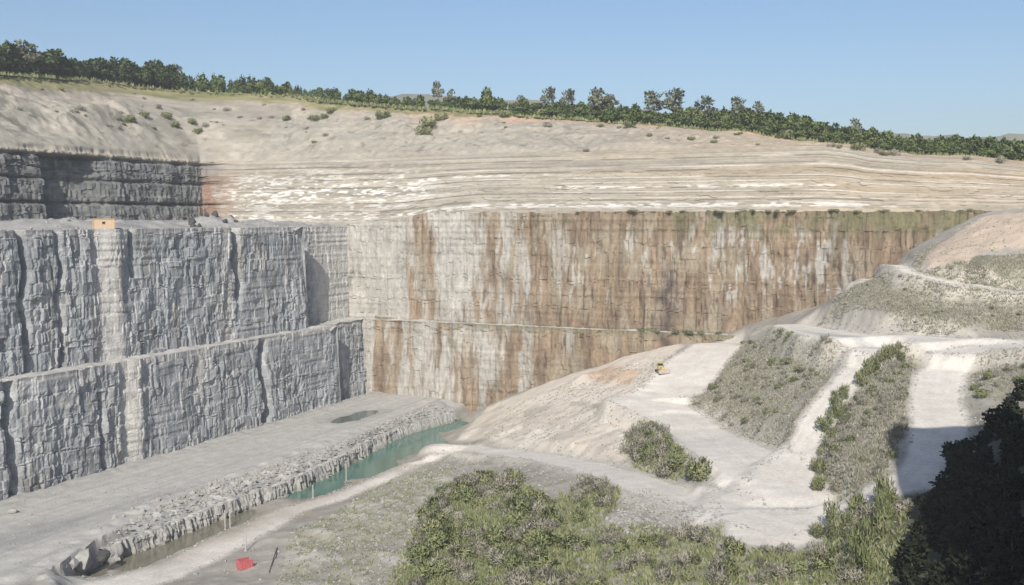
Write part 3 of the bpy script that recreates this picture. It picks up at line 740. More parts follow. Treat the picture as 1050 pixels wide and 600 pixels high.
for k, (pl, hw) in RD.items():
    ln = np.linalg.norm(np.diff(pl, axis=0), axis=1); cum = np.concatenate([[0], np.cumsum(ln)]); tt = np.linspace(0, cum[-1], max(3, int(cum[-1] / 6)))
    q = np.stack([np.interp(tt, cum, pl[:, j]) for j in (0, 1)], 1); hq = np.interp(tt, cum, hw); zq = zbase(q[:, 0], q[:, 1])
    zq = np.convolve(np.pad(zq, 2, mode='edge'), np.ones(5) / 5, 'valid')
    lo, hi = q.min(0) - 14, q.max(0) + 14; sel = np.where((x > lo[0]) & (x < hi[0]) & (y > lo[1]) & (y < hi[1]) & (y > 90))[0]
    r, zr_ = seg_dist(x[sel], y[sel], q, want=zq); hv = seg_dist(x[sel], y[sel], q, want=hq)[1]
    wgt = sst(hv + 4.0, hv + .2, r + .8 * fbm(x[sel] / 4, y[sel] / 4, 97, 3))
    rW[sel] += wgt + 1e-9; rZ[sel] += zr_ * wgt; rM[sel] = np.maximum(rM[sel], wgt)
zr_ = rZ / np.maximum(rW, 1e-6); dzr = np.abs(z - zr_) * rM
z = z * (1 - rM) + (zr_ + .07 * fbm(x / 2, y / 2, 98, 3)) * rM
C = mixc(C, (.46, .435, .39), np.clip(sst(.2, 1.2, dzr), 0, .7) * (1 - road))
# piles on the platform
for u, v, r, h in ((598, 390, 6, 2.0), (640, 386, 5, 1.7)):
    q = hit([(u, v)])[0]; z = z + h * np.clip(1 - np.hypot(x - q[0], (y - q[1]) * .9) / r, 0, 1) ** .9

nx_, ny_ = X.shape
mp = np.full(nx_ * ny_, -1); mp[idx] = np.arange(len(idx))
F = mp[grid_faces(nx_, ny_)]; F = F[(F >= 0).all(1)]
fr, ff = road[F].mean(1), floor[F].mean(1)
VV = np.stack([x, y, z], -1)
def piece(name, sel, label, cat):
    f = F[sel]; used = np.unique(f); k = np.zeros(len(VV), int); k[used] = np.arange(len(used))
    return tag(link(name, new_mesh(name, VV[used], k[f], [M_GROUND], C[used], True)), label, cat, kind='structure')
fm = ff > .5
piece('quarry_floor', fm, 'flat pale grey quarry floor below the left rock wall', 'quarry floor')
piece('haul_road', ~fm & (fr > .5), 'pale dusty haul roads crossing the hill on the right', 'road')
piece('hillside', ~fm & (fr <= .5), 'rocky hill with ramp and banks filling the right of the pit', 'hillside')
gx, gy = xs, ys
Zg = np.full(nx_ * ny_, np.nan); Zg[idx] = z; Zg = Zg.reshape(nx_, ny_)
def gz(px, py):
    i = np.clip(((np.asarray(px) - xs[0]) / res).astype(int), 0, nx_ - 2); j = np.clip(((np.asarray(py) - ys[0]) / res).astype(int), 0, ny_ - 2)
    fx = np.clip((px - xs[i]) / res, 0, 1); fy = np.clip((py - ys[j]) / res, 0, 1)
    return Zg[i, j] * (1 - fx) * (1 - fy) + Zg[i + 1, j] * fx * (1 - fy) + Zg[i, j + 1] * (1 - fx) * fy + Zg[i + 1, j + 1] * fx * fy
def roadmask(px, py):
    r = np.zeros(len(px))
    for k, (pl, hw) in RD.items():
        q, h = seg_dist(px, py, pl, want=hw); r = np.maximum(r, sst(1.5, -.3, q - h))
    return r

# jointed face of the bank between the floor and the channel
def offset_poly(poly, dist):
    t = np.gradient(poly, axis=0); t /= np.linalg.norm(t, axis=1)[:, None]; n_ = np.stack([t[:, 1], -t[:, 0]], 1)
    return poly + n_ * np.asarray(dist)[:, None]
Ld = resample([tuple(p) for p in FOOT[1:12]], 4.0)[0]
Ld = np.stack([np.convolve(np.pad(Ld[:, k], 3, mode='edge'), np.ones(7) / 7, 'valid') for k in (0, 1)], 1)
bp_ = Ld
Ltot = float(np.linalg.norm(np.diff(bp_, axis=0), axis=1).sum())
def d_bank(S, Z):
    far = sst(Ltot * .55, Ltot * .95, S)
    return (blasted(S * 1.25, Z * 1.3, 820, .95, 0) + .5 * (vn(S / 1.1, Z / 9, 821) - .5)) * (1 - .6 * far) - .25 * np.clip(Z + 6, 0, 9) * (1 + far) + 1.0 * fbm(S / 9, Z / 9, 822, 3)
bk = rockface('rubble_bank', [tuple(p) for p in bp_], lambda s_: -6.6, lambda s_: -1.45 - .0 * s_ + .5 * float(fbm(np.array([s_ / 6.]), np.array([.3]), 823, 3)[0]) - .9 * float(sst(Ltot * .6, Ltot, s_)), .26, d_bank,
     lambda S, Z: mixc(mixc((.24, .24, .235), (.37, .365, .345), .5 + .5 * fbm(S / 4, Z / 3, 824, 4)), (.21, .195, .16), .7 * sst(-3.6, -4.8, Z)), M_CLIFF, .0, 3.2)
tag(bk, 'jointed grey rock bank between the floor and the water channel', 'rock bank', kind='structure')

# water
def water(name, uv, zz, colr, label):
    m_, nt, b = nodes(name)
    b.inputs['Base Color'].default_value = (*colr, 1); b.inputs['Roughness'].default_value = .12; b.inputs['IOR'].default_value = 1.33
    nz_ = noise_node(nt, 1.2, 3); bp = nt.nodes.new('ShaderNodeBump'); bp.inputs['Strength'].default_value = .08
    nt.links.new(nz_.outputs[0], bp.inputs['Height']); nt.links.new(bp.outputs[0], b.inputs['Normal'])
    q = [P(u, v, zz) for u, v in uv]
    o = link(name, new_mesh(name, [(p[0], p[1], zz) for p in q], [tuple(range(len(q)))[::-1]], [m_]))
    return tag(o, label, 'water', kind='structure')
water('pool_water', [(296, 520), (292, 506), (340, 478), (400, 445), (440, 428), (490, 428), (485, 445), (455, 462), (400, 486), (345, 510)], -4.75, (.075, .165, .13), 'long green pool of water at the foot of the rubble bank')
water('puddle_water', [(95, 598), (90, 575), (160, 545), (220, 525), (283, 510), (288, 524), (262, 540), (200, 568), (130, 596)], -4.62, (.17, .155, .115), 'shallow brown puddle in the channel below the rubble bank')

water('corner_puddle', [(334, 436), (344, 420), (362, 416), (392, 415), (398, 424), (385, 434), (365, 438)], -.24, (.12, .14, .125), 'small grey puddle on the floor at the far corner of the left wall')

# ------------------------------------------------------------------ plants
def leaf_cloud(lobes, nleaf, size, rs, elong=1.6, up=.3, shell=.55):
    v = []; f = []; c = []; nn = []
    tot = sum(l[3] * l[4] * l[5] for l in lobes) ** 1
    for (ox, oy, oz, rx_, ry_, rz_) in lobes:
        k = max(8, int(nleaf * (rx_ * ry_ * rz_) / tot))
        d = rs.normal(size=(k, 3)); d /= np.linalg.norm(d, axis=1)[:, None]
        r = (shell + (1 - shell) * rs.random(k)) ** .8 * (.82 + .3 * vn(d[:, 0] * 2.2 + ox, d[:, 2] * 2.2 + d[:, 1] * 1.7 + oy, int(rs.integers(999))))
        p = d * r[:, None] * np.array([rx_, ry_, rz_]) + np.array([ox, oy, oz])
        p[:, 2] = np.maximum(p[:, 2], .05)
        t = d * .8 + rs.normal(size=(k, 3)) * .7 + np.array([0, 0, up]); t /= np.linalg.norm(t, axis=1)[:, None]
        w_ = np.cross(t, rs.normal(size=(k, 3))); w_ /= np.linalg.norm(w_, axis=1)[:, None] + 1e-6
        L = size * (.6 + .8 * rs.random(k))[:, None]; Wd = L / elong
        b = len(v) and sum(len(q) for q in v)
        dn = p - np.array([0, 0, np.mean([l[2] for l in lobes]) * .6]); dn /= np.linalg.norm(dn, axis=1)[:, None] + 1e-6
        qn = np.cross(w_, t); sg = np.sign((qn * dn).sum(1)); qn *= sg[:, None]; w_ = w_ * sg[:, None]
        dn = d * .45 + dn * .3 + qn * .5; dn /= np.linalg.norm(dn, axis=1)[:, None] + 1e-6; nn.append(np.repeat(dn, 4, 0))
        q = np.stack([p - w_ * Wd * .5, p + w_ * Wd * .5, p + t * L * .75 + w_ * Wd * .35, p + t * L - w_ * Wd * .2], 1)
        v.append(q.reshape(-1, 3)); f.append(b + np.arange(k * 4).reshape(-1, 4))
        cl = np.stack([np.repeat(rs.random(k), 4), np.repeat(rs.random(k), 4), np.zeros(k * 4)], 1); c.append(cl)
    return np.concatenate(v), np.concatenate(f), np.concatenate(c), np.concatenate(nn)
def leaf_mesh(name, lobes, nleaf, size, seed, mat, **kw):
    v, f, c, nn = leaf_cloud(lobes, nleaf, size, np.random.default_rng(seed), **kw)
    me = new_mesh(name, v, f, [mat], c, True)
    me.normals_split_custom_set_from_vertices([tuple(x) for x in nn.tolist()])
    return me
def trunk_mesh(name, h, r, seed, limbs=4, spread=.35):
    q = random.Random(seed); mb = MB()
    top = Vector((q.uniform(-.05, .05) * h, q.uniform(-.05, .05) * h, h * .8))
    mb.tube([(0, 0, -.4), (0, 0, h * .25), top * .55, top], [r * 1.25, r, r * .7, r * .25], 6)
    for i in range(limbs):
        t = q.uniform(.35, .75); a = q.uniform(0, 6.28) + i * 6.28 / limbs
        b = top * t; e = b + Vector((math.cos(a) * spread * h, math.sin(a) * spread * h, h * q.uniform(.12, .28)))
        mb.tube([b, (b + e) / 2 + Vector((0, 0, .02 * h)), e], [r * .5, r * .32, r * .12], 5)
    return new_mesh(name, mb.v, mb.f, [M_BARK])

def lobes_round(q, n, R_, H, base):                                # unit-ish crowns: R_ radius, H crown height
    out = []
    for i in range(n):
        a = q.uniform(0, 6.28); r = R_ * q.uniform(.15, .6); zz = base + H * (.12 + .75 * (i + q.random()) / n)
        k = 1 - .45 * abs((zz - base) / H - .45)
        out.append((r * math.cos(a), r * math.sin(a), zz, R_ * q.uniform(.35, .6) * k, R_ * q.uniform(.35, .6) * k, H * q.uniform(.16, .28)))
    return out
def make_tree(kind, seed):                                          # built 10 m high; scaled when placed
    q = random.Random(seed)
    if kind == 'dense': lob = lobes_round(q, 10, 4.3, 9.0, .0); nl, sz, mt = 1300, .95, M_TREED
    elif kind == 'bushy': lob = lobes_round(q, 9, 4.6, 9.0, .0); nl, sz, mt = 1000, .95, M_TREE
    elif kind == 'cone':
        lob = [(q.uniform(-.3, .3), q.uniform(-.3, .3), 1 + 8.2 * t, 2.7 * (1 - t) + .35, 2.7 * (1 - t) + .35, 1.35) for t in (0, .18, .36, .54, .72, .9)]; nl, sz, mt = 750, .8, M_TREE
    else:                                                           # tall airy tree with a see-through crown
        lob = [(q.uniform(-2.0, 2.0), q.uniform(-1.6, 1.6), q.uniform(4.2, 9.0), q.uniform(.8, 1.5), q.uniform(.8, 1.5), q.uniform(.7, 1.2)) for _ in range(11)]; nl, sz, mt = 520, .62, M_TREEP
    root = empty(kind + '_tree', (0, 0, 0))
    link('trunk', trunk_mesh('trunk', 10 if kind != 'airy' else 11, .22 if kind != 'airy' else .17, seed, 4 if kind != 'airy' else 7, .3 if kind != 'airy' else .2), root)
    link('crown', leaf_mesh('crown', lob, nl, sz, seed, mt, elong=1.3, shell=.45), root)
    return root
NAMES = {'dense': 'dense_tree', 'bushy': 'bushy_tree', 'cone': 'conical_tree', 'airy': 'airy_tree'}
protos = {}
for k in NAMES:
    protos[k] = [make_tree(k, 40 + 7 * i + len(k)) for i in range(4)]
    for p in protos[k]: p.name = NAMES[k]; p['category'] = 'tree'
used = set()
def plant(plist, loc, rz, sc_, label, group):
    p = rnd.choice(plist)
    if p.name not in used:
        used.add(p.name); p.location = loc; p.rotation_euler = (0, 0, rz); p.scale = sc_
        p['label'] = label
        if group: p['group'] = group
        return p
    return dup(p, loc, rz, sc_, label, group)

rim_s_u = 525 + FPX * rim[:, 0] / depth(rim[:, 0], rim[:, 1], zp)
def rim_place(u, back):
    i = int(np.argmin(np.abs(rim_s_u - u))); p = rim[i] + outd[i] / np.linalg.norm(outd[i]) * back
    return p, float(zp[i] + min(.5, back * .08) - back * .015)
LANDMARKS = [(3, 'the dark tree at the left end'), (22, 'the tall pale left tree'), (50, 'the big dark round tree'), (90, 'the middle of the dark row'), (130, 'the right part of the dark row'), (180, 'the small pale tree ending the dark row'), (240, 'the pointed trees over the slope'), (300, 'the last pointed trees'), (366, 'the broad pair by the rim gap'), (420, 'the lowest dip of the rim row'), (449, 'the tall slim dark tree'), (483, 'the dense round bush tree'), (501, 'the dark upright tree'), (533, 'the pale medium tree'), (562, 'the first lone slim tree'), (582, 'the second lone slim tree'), (618, 'the pale tree with two crowns'), (650, 'the gap beside the see-through pair'), (670, 'the shorter see-through tree'), (690, 'the tallest see-through tree'), (722, 'the pale triangular tree'), (757, 'the last two slim trees'), (800, 'the bushes past the slim trees'), (840, 'the rim before the wispy tree'), (877, 'the wispy leaning tree'), (920, 'the bushes beyond the wispy tree'), (960, 'the first low bushes at right'), (1000, 'the hill gap at right'), (1040, 'the right end of the rim')]
def rim_tree(kind, u, vtop, back, label, group, wid=1.0):
    if group: label = ' '.join(label.split()[:4 if 'low' in label or 'small' in label else 3]) + (' in front of ' if back < 1 else ' near ') + min(LANDMARKS, key=lambda q_: abs(q_[0] - u))[1]
    p, zz = rim_place(u, back)
    i = (u - 525) / FPX
    p = np.array([i * depth(p[0], p[1], zz), p[1]])
    h = float(z_at(p[1], vtop) - zz); h = max(1.5, h)
    sx = h / 9.6 * wid
    return plant(protos[kind], (p[0], p[1], zz - .15), rnd.uniform(0, 6.28), (sx, sx, h / 9.6), label, group)
# the trees that stand out, left to right
for kind, u, vt, back, wid, lab in [
    ('dense', 3, 43, 6, 1.0, 'dark leafy tree cut by the left end of the rim row'),
    ('airy', 22, 39, 4, 1.5, 'tall pale airy tree at the left end of the rim row'),
    ('dense', 50, 49, 4, 1.3, 'big dark round tree next to the pale tree on the rim'),
    ('airy', 180, 64, 5, .9, 'small pale tree ending the dark row on the rim'),
    ('bushy', 366, 92, 4, 1.3, 'broad dark tree pair leader above the grassy rim gap'),
    ('bushy', 382, 92, 6, 1.0, 'broad dark tree beside the rim gap, right of its twin'),
    ('airy', 449, 85, 5, .8, 'tall slim dark green tree above the bush on the slope'),
    ('airy', 464, 91, 5, .9, 'shorter leaning partner right of the tall slim tree'),
    ('bushy', 483, 98, 3, 1.3, 'dense round dark bush tree at the edge of the pink rim'),
    ('bushy', 501, 88, 4, .75, 'tall dark upright tree at the edge of the pink rim'),
    ('airy', 533, 97, 6, 1.1, 'pale medium tree behind the bright green bushes'),
    ('airy', 562, 91, 7, .9, 'slim pale tree standing alone above the green bushes'),
    ('airy', 582, 93, 7, .9, 'slim pale tree just right of the first lone slim tree'),
    ('airy', 613, 92, 5, 1.2, 'large pale tree with two crowns, left crown'),
    ('airy', 624, 95, 6, 1.2, 'large pale tree with two crowns, right crown'),
    ('airy', 670, 95, 6, 1.1, 'pale see-through tree left of the taller paired one'),
    ('airy', 690, 93, 5, 1.2, 'tallest pale see-through tree right of the centre'),
    ('airy', 722, 96, 6, 1.1, 'pale triangular tree alone above the dark bushes'),
    ('airy', 757, 101, 6, .9, 'pale small tree, first of the last two slim ones'),
    ('airy', 775, 103, 6, .9, 'pale small tree, last of the slim ones to the right'),
    ('airy', 877, 120, 5, .9, 'wispy tree leaning over the low bushes on the right rim')]:
    rim_tree(kind, u, vt, back, lab, None, wid)
# rows of trees nobody could tell apart, by stretch of rim
TOPU = [-10, 40, 66, 120, 172, 180, 215, 260, 300, 312, 345, 400, 440, 520, 545, 600, 650, 700, 760, 800, 850, 900, 960, 1000, 1060]
TOPV = [46, 56, 60, 64, 67, 75, 79, 81, 88, 94, 93, 99, 102, 103, 105, 108, 112, 113, 114, 118, 126, 136, 141, 143, 146]
u = -8.0
while u < 1062:
    if u < 178: kind, lab, grp, stp = 'dense', 'dark leafy tree in the dense dark row on the left rim', 'dark dense row of trees on the left rim', 5.0
    elif u < 320: kind, lab, grp, stp = rnd.choice(['cone', 'cone', 'bushy']), 'small pointed green tree in the rim row above the pale slope', 'small pointed trees on the rim', 4.6
    elif u < 520: kind, lab, grp, stp = 'bushy', 'low dark bushy tree in the thin middle part of the rim row', 'low bushy trees in the middle of the rim', 7.0
    elif u < 800: kind, lab, grp, stp = 'bushy', 'low green bushy tree below the pale slim trees of the rim', 'low green trees under the slim trees', 5.6
    else: kind, lab, grp, stp = 'bushy', 'low dark bushy tree on the falling right end of the rim', 'bushy trees on the right end of the rim', 5.2
    vt = np.interp(u, TOPU, TOPV) + rnd.uniform(-5, 2.5)
    rim_tree(kind, u + rnd.uniform(-1.5, 1.5), vt, rnd.uniform(1.5, 9), lab, grp, rnd.uniform(.8, 1.25))
    if u > 520 and rnd.random() < .75:
        vb = np.interp(u, RIM_U, RIM_V); rim_tree('bushy', u + 2, vb - rnd.uniform(7, 14), rnd.uniform(-1.5, 1), lab, grp, 1.7)
    u += stp * rnd.uniform(.75, 1.3)

# shrubs
def make_shrub(name, cat, seed, mat, nl, size, spiky=False):
    q = random.Random(seed)
    lob = [(q.uniform(-.55, .55), q.uniform(-.55, .55), q.uniform(.35, .8), q.uniform(.35, .62), q.uniform(.35, .62), q.uniform(.3, .55)) for _ in range(6)]
    root = empty(name, (0, 0, 0)); root['category'] = cat
    mb = MB()
    for i in range(6):
        a = q.uniform(0, 6.28); mb.tube([(0, 0, -.15), (math.cos(a) * .25, math.sin(a) * .25, .4), (math.cos(a) * .6, math.sin(a) * .6, q.uniform(.7, 1.15))], [.035, .025, .012], 4, False)
    link('stem', new_mesh('stem', mb.v, mb.f, [M_BARK]), root)
    link('foliage', leaf_mesh('foliage', lob, nl, size, seed, mat, elong=4.2 if spiky else 2.4, up=.9 if spiky else .35, shell=.35), root)
    return root
SH = {'green': [make_shrub('green_shrub', 'shrub', 500 + i, M_SHRUB, 620, .20) for i in range(5)],
      'grey': [make_shrub('grey_shrub', 'shrub', 520 + i, M_SHRUBG, 620, .20, True) for i in range(5)]}
def scatter(poly, count, seed, margin=0.0, road_ok=False):
    rs = np.random.default_rng(seed); poly = np.asarray(poly); lo, hi = poly.min(0), poly.max(0); out = []
    for _ in range(60):
        p = lo + (hi - lo) * rs.random((count * 3, 2)); ok = inpoly(p[:, 0], p[:, 1], poly)
        if not road_ok: ok &= roadmask(p[:, 0], p[:, 1]) < .2
        out += list(p[ok])
        if len(out) >= count: break
    return np.array(out[:count]).reshape(-1, 2)
def zone(u, v, U0, U1, V0, V1):
    h = 'left' if u < U0 + (U1 - U0) / 3 else 'right' if u > U1 - (U1 - U0) / 3 else 'middle'
    g_ = 'upper' if v < V0 + (V1 - V0) / 3 else 'lower' if v > V1 - (V1 - V0) / 3 else 'middle'
    return 'middle' if h == g_ else g_ + ' ' + h
PATCH = {'green': 'the green thicket', 'thicket': 'the scrub below the road junction', 'island': 'the clump between two roads', 'hump': 'the hump beside the bulldozer', 'shrubisle': 'the island between forking roads', 'rightscrub': 'the bank by the upper bend', 'band': 'the grassy band under the track'}
def shrubs(polyname, kinds, count, smin, smax, label, group, seed, tall=1.0):
    UVp = np.array(POLY[polyname]); U0, V0 = UVp.min(0); U1, V1 = np.minimum(UVp.max(0), (1050, 600))
    for i, p in enumerate(scatter(PW[polyname], count, seed)):
        zz = float(gz(p[0], p[1]))
        if not np.isfinite(zz): continue
        k = rnd.choice(kinds); s_ = rnd.uniform(smin, smax)
        plant(SH[k], (p[0], p[1], zz - .05), rnd.uniform(0, 6.28), (s_, s_ * rnd.uniform(.8, 1.2), s_ * rnd.uniform(.75, 1.25) * tall),
              ('small ', 'mid-sized ', 'large ')[min(2, int(3 * (s_ - smin) / (smax - smin)))] + k + ' bush, ' + zone(*[float(q_) for q_ in UV(p[0], p[1], zz)], U0, U1, V0, V1) + ' of ' + PATCH[polyname], group)
shrubs('green', ['green', 'green', 'green', 'grey'], 95, 1.3, 2.8, {'green': 'green bush in the tangled thicket at the bottom of the slope', 'grey': 'grey bush in the tangled thicket at the bottom of the slope'}, 'bushes in the green thicket at the bottom', 1, 1.0)
shrubs('thicket', ['grey', 'grey', 'grey', 'green'], 130, 1.0, 2.1, {'green': 'green bush among the grey scrub below the road junction', 'grey': 'grey twiggy bush in the scrub below the road junction'}, 'scrub bushes below the road junction', 2, 1.1)
shrubs('island', ['grey', 'green'], 46, 1.2, 2.6, {'green': 'green bush in the lone clump between the two pale roads', 'grey': 'grey bush in the lone clump between the two pale roads'}, 'clump of bushes between the two roads', 3, 1.15)
shrubs('hump', ['grey', 'grey', 'grey', 'green'], 110, .5, 1.4, {'green': 'small green bush on the hump behind the bulldozer ramp', 'grey': 'small grey bush on the hump behind the bulldozer ramp'}, 'bushes on the grassy hump', 4, .9)
shrubs('shrubisle', ['grey', 'grey', 'grey', 'green'], 85, .6, 1.35, {'green': 'green bush on the island between the forking haul roads', 'grey': 'grey bush on the island between the forking haul roads'}, 'bushes on the island between the haul roads', 5)
shrubs('rightscrub', ['grey', 'green'], 16, .7, 1.4, {'green': 'green bush on the bank by the upper bend of the road', 'grey': 'grey bush on the bank by the upper bend of the road'}, 'bushes by the upper bend', 6)
shrubs('band', ['grey', 'green'], 24, .4, .8, {'green': 'low green bush in the grassy band under the narrow track', 'grey': 'low grey bush in the grassy band under the narrow track'}, 'low bushes on the grassy band', 7, .8)
# upright young trees along the left side of the road island
EDGE = hit([(842, 490), (840, 470), (841, 452), (848, 436), (858, 420), (868, 405), (880, 392), (893, 380), (906, 372), (920, 374)])
vt_ = [make_shrub('young_tree', 'tree', 560 + i, M_SHRUB, 420, .24, True) for i in range(3)]
SH['young'] = vt_
for i, p in enumerate(np.repeat(EDGE, 3, 0) + rng.normal(0, 1.0, (30, 2))):
    s_ = rnd.uniform(.9, 1.5)
    plant(vt_, (p[0], p[1], float(gz(p[0], p[1])) - .1), rnd.uniform(0, 6), (s_, s_, s_ * rnd.uniform(1.6, 2.3)), ('tall' if s_ > 1.2 else 'short') + ' upright young tree, ' + ('near' if i < 10 else 'middle' if i < 20 else 'far') + ' part of the road island edge', 'young trees along the road edge')
EDGE2 = hit([(835, 555), (850, 540), (865, 545), (885, 530), (900, 525), (915, 535), (905, 555), (890, 570), (880, 590), (860, 575)])
for p in np.repeat(EDGE2, 2, 0) + rng.normal(0, 1.3, (20, 2)):
    s_ = rnd.uniform(1.0, 1.7)
    plant(vt_, (p[0], p[1], float(gz(p[0], p[1])) - .1), rnd.uniform(0, 6), (s_, s_, s_ * rnd.uniform(1.7, 2.4)), ('tall' if s_ > 1.35 else 'short') + ' young tree beside the deep shade, ' + zone(*[float(q_) for q_ in UV(p[0], p[1], float(gz(p[0], p[1])))], 835, 915, 520, 590) + ' of its group', 'young trees beside the shaded slope')
# dark trees in the shade on the right
SHADE = [(1038, 418), (1020, 430), (1005, 440), (990, 455), (1035, 440), (985, 478), (1010, 468), (1040, 470), (970, 505), (995, 500), (1025, 500), (955, 525), (985, 530), (1015, 535), (945, 550), (975, 560), (1005, 570), (1040, 545), (935, 575), (965, 590), (995, 600), (930, 600), (1030, 590), (1048, 400), (955, 610), (1020, 615), (1000, 520), (1030, 515), (1045, 500), (1015, 550), (990, 585), (1040, 575), (1010, 600), (1045, 455), (970, 535), (1000, 480), (1030, 540)]
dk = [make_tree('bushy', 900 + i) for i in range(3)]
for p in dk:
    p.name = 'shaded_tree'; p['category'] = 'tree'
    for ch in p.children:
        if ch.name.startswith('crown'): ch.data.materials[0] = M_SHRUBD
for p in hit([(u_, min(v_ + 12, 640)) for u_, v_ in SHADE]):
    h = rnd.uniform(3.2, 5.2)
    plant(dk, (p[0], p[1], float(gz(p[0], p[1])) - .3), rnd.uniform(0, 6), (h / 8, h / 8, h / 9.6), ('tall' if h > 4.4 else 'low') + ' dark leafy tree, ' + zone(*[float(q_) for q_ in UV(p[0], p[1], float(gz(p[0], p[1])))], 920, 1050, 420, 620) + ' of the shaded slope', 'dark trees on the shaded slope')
# bluff-top trees beside the viewpoint (their shade falls on the road)
# scattered bushes on the pale earth slope
def slope_place(u, v):
    best = None
    Rr = R[:, nS:nS + nO]; uu_, vv_ = UV(Rr[..., 0], Rr[..., 1], Rr[..., 2])
    i = np.unravel_index(np.argmin((uu_ - u) ** 2 + (vv_ - v) ** 2), uu_.shape); return Rr[i]
for u_, v_, s_, lab in [(84, 114, 1.2, 'lone round bush on the left earth slope'), (120, 122, 1.2, None), (134, 124, 1.6, None), (148, 121, 1.3, None), (160, 112, 1.1, None), (172, 121, 1.5, None), (180, 130, 1.4, None), (196, 128, 1.5, None), (203, 136, 1.3, None), (212, 130, 1.1, None), (233, 114, 1.0, 'small dark bush alone right of the bush band'),
        (293, 124, 1.3, 'yellowish bush on the middle of the earth slope'), (311, 113, .9, 'tiny bush close under the rim gap'), (323, 124, 1.4, None), (332, 122, 1.3, None), (340, 116, 1.5, None), (377, 123, 1.0, 'small bush left of the round slope bush'), (393, 122, 1.8, 'round grey bush alone on the slope below the rim'), (439, 131, 2.6, 'largest bush on the earth slope under the slim tree'), (436, 138, 2.0, 'lower half of the largest slope bush'), (452, 124, 1.6, 'small bush right of the largest slope bush'),
        (517, 121, 1.6, 'bush hanging at the pink rim edge'), (552, 120, 1.7, 'bush on the pink rim spur'), (563, 130, 1.2, None), (600, 157, .9, 'tiny dark bush alone on the layered slope'), (646, 131, 1.5, None), (805, 143, 1.8, 'bush below the rim right of the slim trees'), (873, 174, 1.6, 'bush alone on the right part of the layered slope'), (903, 158, 1.2, None), (916, 159, 1.2, None), (1025, 176, 1.2, 'small bush near the right end of the layered slope')]:
    p = slope_place(u_, v_)
    plant(SH['grey'] if s_ < 1.3 else SH['green'], (p[0], p[1], p[2] - .3), rnd.uniform(0, 6), (s_ * 1.7, s_ * 1.7, s_ * 1.6), lab or ('small' if s_ < 1.35 else 'large') + ' scrub bush in the bush band of the left earth slope' if u_ < 230 else 'small scrub bush on the slope below ' + min(LANDMARKS, key=lambda q_: abs(q_[0] - u_))[1], None if lab else 'scrub bushes on the earth slope')

rs_ = np.random.default_rng(404)
for i in range(34):
    u_ = float(rs_.uniform(8, 345)); v_ = float(np.interp(u_, RIM_U, RIM_V) + rs_.uniform(9, 48)); p = slope_place(u_, v_); s_ = float(rs_.uniform(.6, 1.3))
    plant(SH['grey'] if rs_.random() < .6 else SH['green'], (p[0], p[1], p[2] - .3), rnd.uniform(0, 6), (s_ * 1.4, s_ * 1.4, s_), 'low weed clump on the ' + ('far left' if u_ < 90 else 'left' if u_ < 180 else 'middle left' if u_ < 260 else 'middle') + ' part of the earth slope', 'weed clumps on the earth slope')
for i in range(22):
    u_ = float(rs_.uniform(480, 1040)); v_ = float(np.interp(u_, RIM_U, RIM_V) + rs_.uniform(2, 14)); p = slope_place(u_, v_); s_ = float(rs_.uniform(.6, 1.3))
    plant(SH['grey'] if rs_.random() < .5 else SH['green'], (p[0], p[1], p[2] - .3), rnd.uniform(0, 6), (s_ * 1.4, s_ * 1.4, s_), 'low weed clump under the rim below ' + min(LANDMARKS, key=lambda q_: abs(q_[0] - u_))[1], 'weed clumps under the rim')
for i in range(46):
    u_ = float(rs_.uniform(590, 1000)); b_ = on_a(u_, aUF); q = XY(aUF + rs_.uniform(.2, 2.5), b_); s_ = float(rs_.uniform(.4, 1.0))
    plant(SH['green'] if rs_.random() < .7 else SH['grey'], (q[0], q[1], zf(b_ - b0) - .25), rnd.uniform(0, 6), (s_ * 1.5, s_ * 1.5, s_ * .8), 'low bush on the top edge of the rusty wall, ' + ('left' if u_ < 730 else 'middle' if u_ < 860 else 'right') + ' part', 'low bushes along the top of the rusty wall')
for i in range(14):
    u_ = float(rs_.uniform(655, 745)); q = XY(aF + rs_.uniform(.8, 3.6), on_a(u_, aF)); s_ = float(rs_.uniform(.5, 1.1))
    plant(SH['green'] if rs_.random() < .5 else SH['grey'], (q[0], q[1], Z1 - .2), rnd.uniform(0, 6), (s_ * 1.4, s_ * 1.4, s_), 'low bush on the narrow bench behind the bulldozer ramp', 'low bushes on the bench behind the ramp')

# low grass and weeds as ground cover
def tufts(name, spec, mat, label, seed):
    rs = np.random.default_rng(seed); V = []; Fv = []; Cv = []; b = 0
    for poly, cnt, hmin, hmax in spec:
        p = scatter(PW[poly], cnt, seed + cnt)
        keep = vn(p[:, 0] / 3, p[:, 1] / 3, 88) + .5 * vn(p[:, 0] / 9, p[:, 1] / 9, 89) > rs.random(len(p)) * 1.1
        p = p[keep]; zz = gz(p[:, 0], p[:, 1]); ok = np.isfinite(zz); p, zz = p[ok], zz[ok]
        for k in range(5):
            n_ = len(p); a = rs.random(n_) * 6.28; h = hmin + (hmax - hmin) * rs.random(n_); wd = h * (.3 + .3 * rs.random(n_))
            o = rs.normal(0, .22, (n_, 2)); base = np.stack([p[:, 0] + o[:, 0], p[:, 1] + o[:, 1], zz - .05], 1)
            wv = np.stack([np.cos(a) * wd, np.sin(a) * wd, 0 * a], 1); tip = np.stack([rs.normal(0, .4, n_) * h, rs.normal(0, .4, n_) * h, h], 1)
            q = np.stack([base - wv * .5, base + wv * .5, base + tip], 1)
            V.append(q.reshape(-1, 3)); Fv.append(b + np.arange(n_ * 3).reshape(-1, 3)); b += n_ * 3
            Cv.append(np.stack([np.repeat(rs.random(n_), 3), np.repeat(rs.random(n_), 3), np.zeros(n_ * 3)], 1))
    return tag(link(name, new_mesh(name, np.concatenate(V), np.concatenate(Fv), [mat], np.concatenate(Cv))), label, 'grass', kind='stuff')
